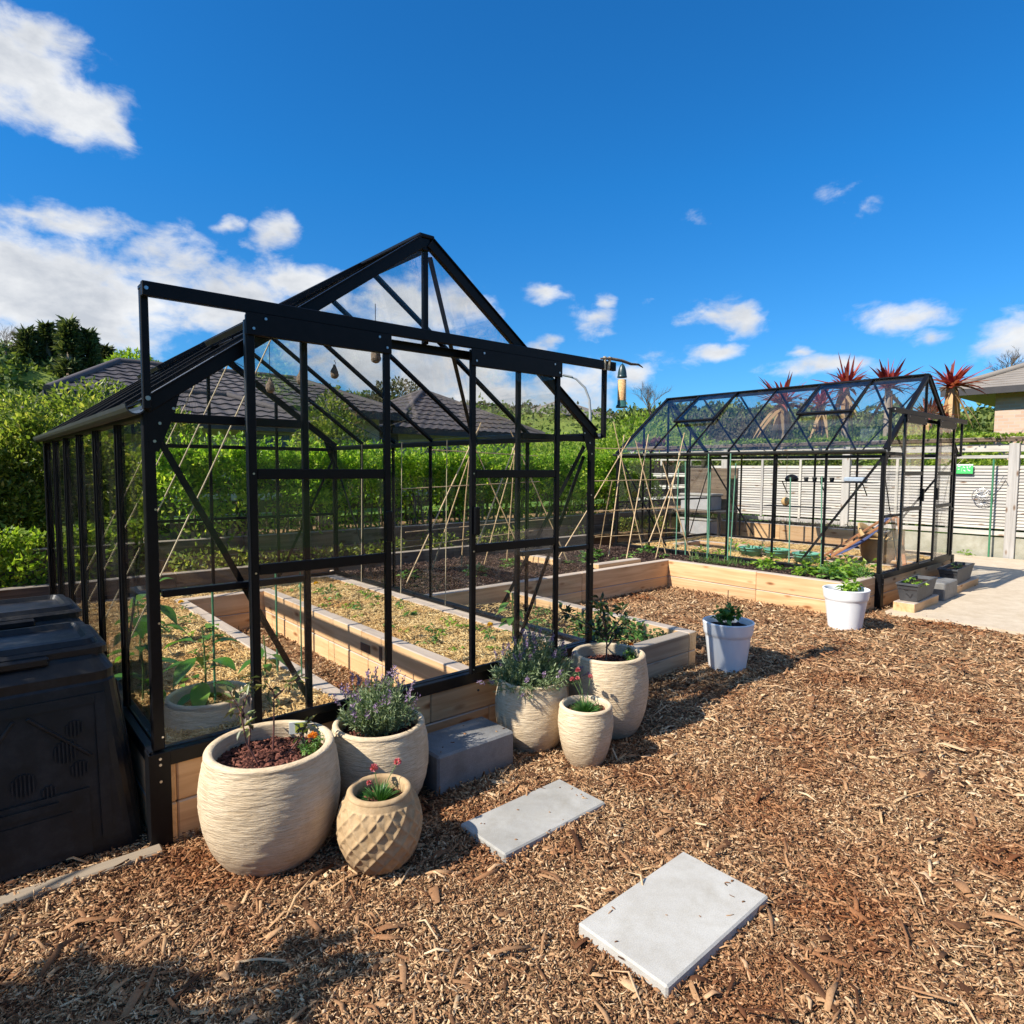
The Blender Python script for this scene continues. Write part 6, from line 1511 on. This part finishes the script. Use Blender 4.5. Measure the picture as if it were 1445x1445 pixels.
def az_of(px): return yaw+math.atan((px-722.5)/901.5)
AZ = [az_of(p) for p in (-400, 0, 60, 160, 300, 500, 700, 780, 870, 960, 1100, 1300, 1445, 1800)]
def hill_ring(name, label, dist, crest_px, mat, leafmat, n, ls, depth=22, kind='structure'):
    el_ = [(662-c)/901.5 for c in crest_px]
    na, nr = 120, 10; V = []; F = []
    for i in range(na+1):
        a = AZ[0]+(AZ[-1]-AZ[0])*i/na; e_ = np.interp(a, AZ, el_)
        fd = math.cos(a-yaw)
        for k in range(nr+1):
            q = k/nr; d = dist-depth*(1-q); d2 = d/fd if False else d
            zt = 1.5+e_*dist*fd
            z = zt*(math.sin(q*PI/2))**1.3+(float(fbm(np.array(a*30), np.array(q*4), 3))-.5)*1.2*q
            V.append((CAM.x+d2*math.sin(a), CAM.y+d2*math.cos(a), z))
        V.append((CAM.x+(dist+60)*math.sin(a), CAM.y+(dist+60)*math.cos(a), -.5))
    m = nr+2
    for i in range(na):
        for k in range(nr+1): F.append((i*m+k, (i+1)*m+k, (i+1)*m+k+1, i*m+k+1))
    mb = MB(); mb.add(V, F, True); tag(mb.build(name, mat), kind='structure')
    a = NR.uniform(AZ[0], AZ[-1], n); q = NR.random(n)**.6; e_ = np.interp(a, AZ, el_); d = dist-depth*(1-q)
    zt = 1.5+e_*dist*np.cos(a-yaw); z = zt*np.sin(q*PI/2)**1.3
    cl = fbm(a*60, q*14, 4); keep = (cl > .40) & ~((a > AZ[5]+.06) & (a < AZ[8]) & (NR.random(n) < (.85 if dist < 100 else .3))); a, q, d, z, cl = a[keep], q[keep], d[keep], z[keep], cl[keep]; m = len(a)
    z = z+NR.random(m)*np.clip(cl-.38, 0, 1)*5.0-.1
    P = np.stack([CAM.x+d*np.sin(a), CAM.y+d*np.cos(a), z], 1)
    return P
mb = MB(); V = []; m_ = 60     # unseen dark hill added behind the viewer to keep glass reflections dark
for i in range(m_+1):
    a = AZ[-1]+(2*PI+AZ[0]-AZ[-1])*i/m_; hh = 9+7*float(fbm(np.array(a*3.0), np.array(2.0), 3))*min(1, i/6, (m_-i)/6)
    for (d_, z_) in ((40, -.2), (52, hh*.75), (60, hh), (110, -.5)): V.append((CAM.x+d_*math.sin(a), CAM.y+d_*math.cos(a), z_))
mb.add(V, [(i*4+k, (i+1)*4+k, (i+1)*4+k+1, i*4+k+1) for i in range(m_) for k in range(3)], True); tag(mb.build('added_hill_behind', ground_mat('dark added hill', [(0.3, (0.012, 0.02, 0.008)), (0.7, (0.035, 0.05, 0.018))], 0.3, 0.6, 0.5)), kind='structure')
P = hill_ring('hill', '', 62, [500, 505, 515, 530, 560, 578, 585, 590, 596, 590, 592, 592, 600, 600], m_hill, l_far, 120000, (.2, .4))
g = leaf_geo(P, NR.normal(0, 1, (len(P), 3))+np.array([[0, 0, .5]]), NR.uniform(.25, .5, len(P)), .28); tag(np_obj('hill_scrub', g, l_far), kind='stuff')
P = hill_ring('far_hill', '', 130, [520, 512, 520, 530, 560, 570, 578, 582, 590, 583, 585, 590, 600, 600], m_hill, l_farbrown, 60000, (.4, .8), 30)
g = leaf_geo(P, NR.normal(0, 1, (len(P), 3))+np.array([[0, 0, .5]]), NR.uniform(.6, 1.1, len(P)), .6); tag(np_obj('far_hill_scrub', g, l_farbrown), kind='stuff')
# rounded bushes on the near slope behind the trellis and hedge
for (px, d, ztop, rx, mat, lab) in [(905, 24, 3.55, 2.3, l_bright, 'rounded bright green bush on the slope behind the bird feeder'), (790, 26, 2.9, 2.6, l_bright, 'broad grassy green bush on the slope beside the bird feeder'), (960, 27, 3.3, 1.8, l_bright, 'green bush left of the farther greenhouse roof'), (1010, 34, 4.6, 3.4, l_farbrown, 'dull brownish thicket behind the farther greenhouse roof'), (1075, 33, 4.4, 3.0, l_farbrown, 'dull thicket behind the pinkish palm'), (1160, 32, 4.3, 3.0, l_far, 'dark green thicket behind the middle palm'), (1250, 31, 4.2, 3.0, l_far, 'green thicket behind the farther greenhouse doors'), (925, 20, 2.35, 1.0, l_redbush, 'wine red bush behind the trellis top')]:
    a = az_of(px); dd = d/math.cos(a-yaw); x, y = CAM.x+dd*math.sin(a), CAM.y+dd*math.cos(a)
    tree('bush', lab, 'bush', x, y, .3, [(0, 0, ztop*.5, rx, rx*.8, ztop*.42), (-rx*.5, 0, ztop*.4, rx*.7, rx*.6, ztop*.35), (rx*.5, .2, ztop*.45, rx*.7, rx*.6, ztop*.35)], 9000, mat, (.10, .2) if d < 28 else (.14, .26), (ztop*.6, .08), 'bushes on the slope', 6)

def conifer(label, px, d, ytop, ybot, wid, dens):
    a = az_of(px); dd = d/math.cos(a-yaw); x, y = CAM.x+dd*math.sin(a), CAM.y+dd*math.cos(a)
    zt = 1.5+(662-ytop)/901.5*d; zb = 1.5+(662-ybot)/901.5*d; H = zt-zb; R = wid/901.5*d/2
    t = thing('conifer_tree', label, 'tree', (x, y, zb), group='conifers on the hill')
    q = NR.random(dens)**.85; r = R*(1.0-q+.02)**.95*NR.uniform(.25, 1, dens)**.5*(.65+.35*np.sin(q*42+NR.random(dens)*1.5)**2); b = NR.random(dens)*2*PI
    lump = fbm(b*2.2+px, q*7, 3); keep = lump > .43; q, r, b = q[keep], r[keep], b[keep]; m = len(q)
    P = np.stack([r*np.cos(b), r*np.sin(b), q*H*.98], 1); D = np.stack([np.cos(b), np.sin(b), NR.uniform(-.25, .5, m)], 1)+NR.normal(0, .3, (m, 3))
    np_obj('crown', leaf_geo(P, D, NR.uniform(.35, .8, m), .20, .2, .3), l_conifer, t)
    MB().tube([(0, 0, -3), (0, 0, H*.5), (0, 0, H*.96)], [.28, .2, .05], 8).build('trunk', m_tantrunk, t)
conifer('leftmost dark conifer of the hill group', 48, 45, 474, 545, 30, 2400)
conifer('tall dark conifer second from the left on the hill', 76, 46, 464, 545, 32, 2800)
conifer('tallest pointed conifer in the middle of the hill group', 105, 45, 460, 545, 38, 3200)
conifer('broad conifer right of the tallest one', 132, 46, 474, 545, 36, 2700)
conifer('lowest conifer at the right end of the hill group', 155, 48, 496, 545, 28, 1500)
def bare_tree(label, px, d, ytop, ybot, wid, seed):
    rr = random.Random(seed); a = az_of(px); dd = d/math.cos(a-yaw); x, y = CAM.x+dd*math.sin(a), CAM.y+dd*math.cos(a)
    zt = 1.5+(662-ytop)/901.5*d; zb = 1.5+(662-ybot)/901.5*d; H = zt-zb; R = wid/901.5*d/2
    t = thing('bare_tree', label, 'tree', (x, y, zb), group='bare winter trees'); mb = MB(); tw = MB()
    mb.tube([(0, 0, -1), (.1, 0, H*.3), (0, .1, H*.55)], [H*.03, H*.024, H*.015], 7)
    def br(p, d_, L, r, lv):
        e_ = p+d_*L; m_ = (p+e_)/2+Vector((rr.uniform(-.1, .1), rr.uniform(-.1, .1), 0))*L
        (tw if lv < 2 else mb).tube([p, m_, e_], [r, r*.8, r*.5], 4 if lv < 2 else 5, False)
        if lv:
            for _ in range(4 if lv > 1 else 5): br(p+(e_-p)*rr.uniform(.4, 1), (d_+Vector((rr.uniform(-.8, .8), rr.uniform(-.8, .8), rr.uniform(-.2, .6)))).normalized(), L*rr.uniform(.5, .75), r*.5, lv-1)
    for k in range(7):
        aa = rr.uniform(0, 2*PI); br(Vector((0, 0, H*rr.uniform(.25, .5))), Vector((math.cos(aa)*.8, math.sin(aa)*.8, .9)).normalized(), R*.62, H*.010, 3)
    mb.build('trunk', m_trunk, t); tw.build('twigs', m_trunk, t)
bare_tree('bare brown tree left of the conifers', 15, 44, 468, 520, 70, 1)
bare_tree('faint bare tree behind the brick house roof', 1412, 40, 482, 560, 60, 2)
bare_tree('faint bare tree behind the green slope near the bird feeder', 915, 48, 545, 600, 80, 3)
tree('yellow_tree', 'yellow green tree between the conifers and the greenhouse track post', 'tree', *(lambda a, d: (CAM.x+d/math.cos(a-yaw)*math.sin(a), CAM.y+d/math.cos(a-yaw)*math.cos(a), 2.0))(az_of(205), 32), [(-.4, 0, 4.2, 1.1, 1, 1.0), (.6, 0, 3.9, .9, .9, .8)], 4000, l_bright, (.14, .26), (3.6, .12))
tree('pale_tree', 'pale olive tree rising behind the gap between the tiled roofs', 'tree', *(lambda a, d: (CAM.x+d/math.cos(a-yaw)*math.sin(a), CAM.y+d/math.cos(a-yaw)*math.cos(a), 1.0))(az_of(562), 34), [(0, 0, 4.0, 1.6, 1.4, 1.2), (-1, 0, 3.4, 1.1, 1.0, .9), (1.2, 0, 3.3, 1.2, 1, .9)], 5000, l_farbrown, (.14, .26), (3.4, .12))
# street lamp
t = thing('street_lamp', 'tall grey curved street lamp on the far road', 'street lamp', (16.0, 12.2, .5))
MB().tube([(0, 0, 0), (0, 0, 2.9), (-.03, .02, 3.4), (-.15, .12, 3.8), (-.38, .32, 4.1), (-.52, .45, 4.17)], [.06, .05, .042, .038, .034, .03], 10).build('pole', m_frame_w, t)
MB().bar((-.48, .42, 4.17), (-.74, .64, 4.24), .13, .07, (0, 0, 1), .02).build('lamp_head', m_frame_w, t)
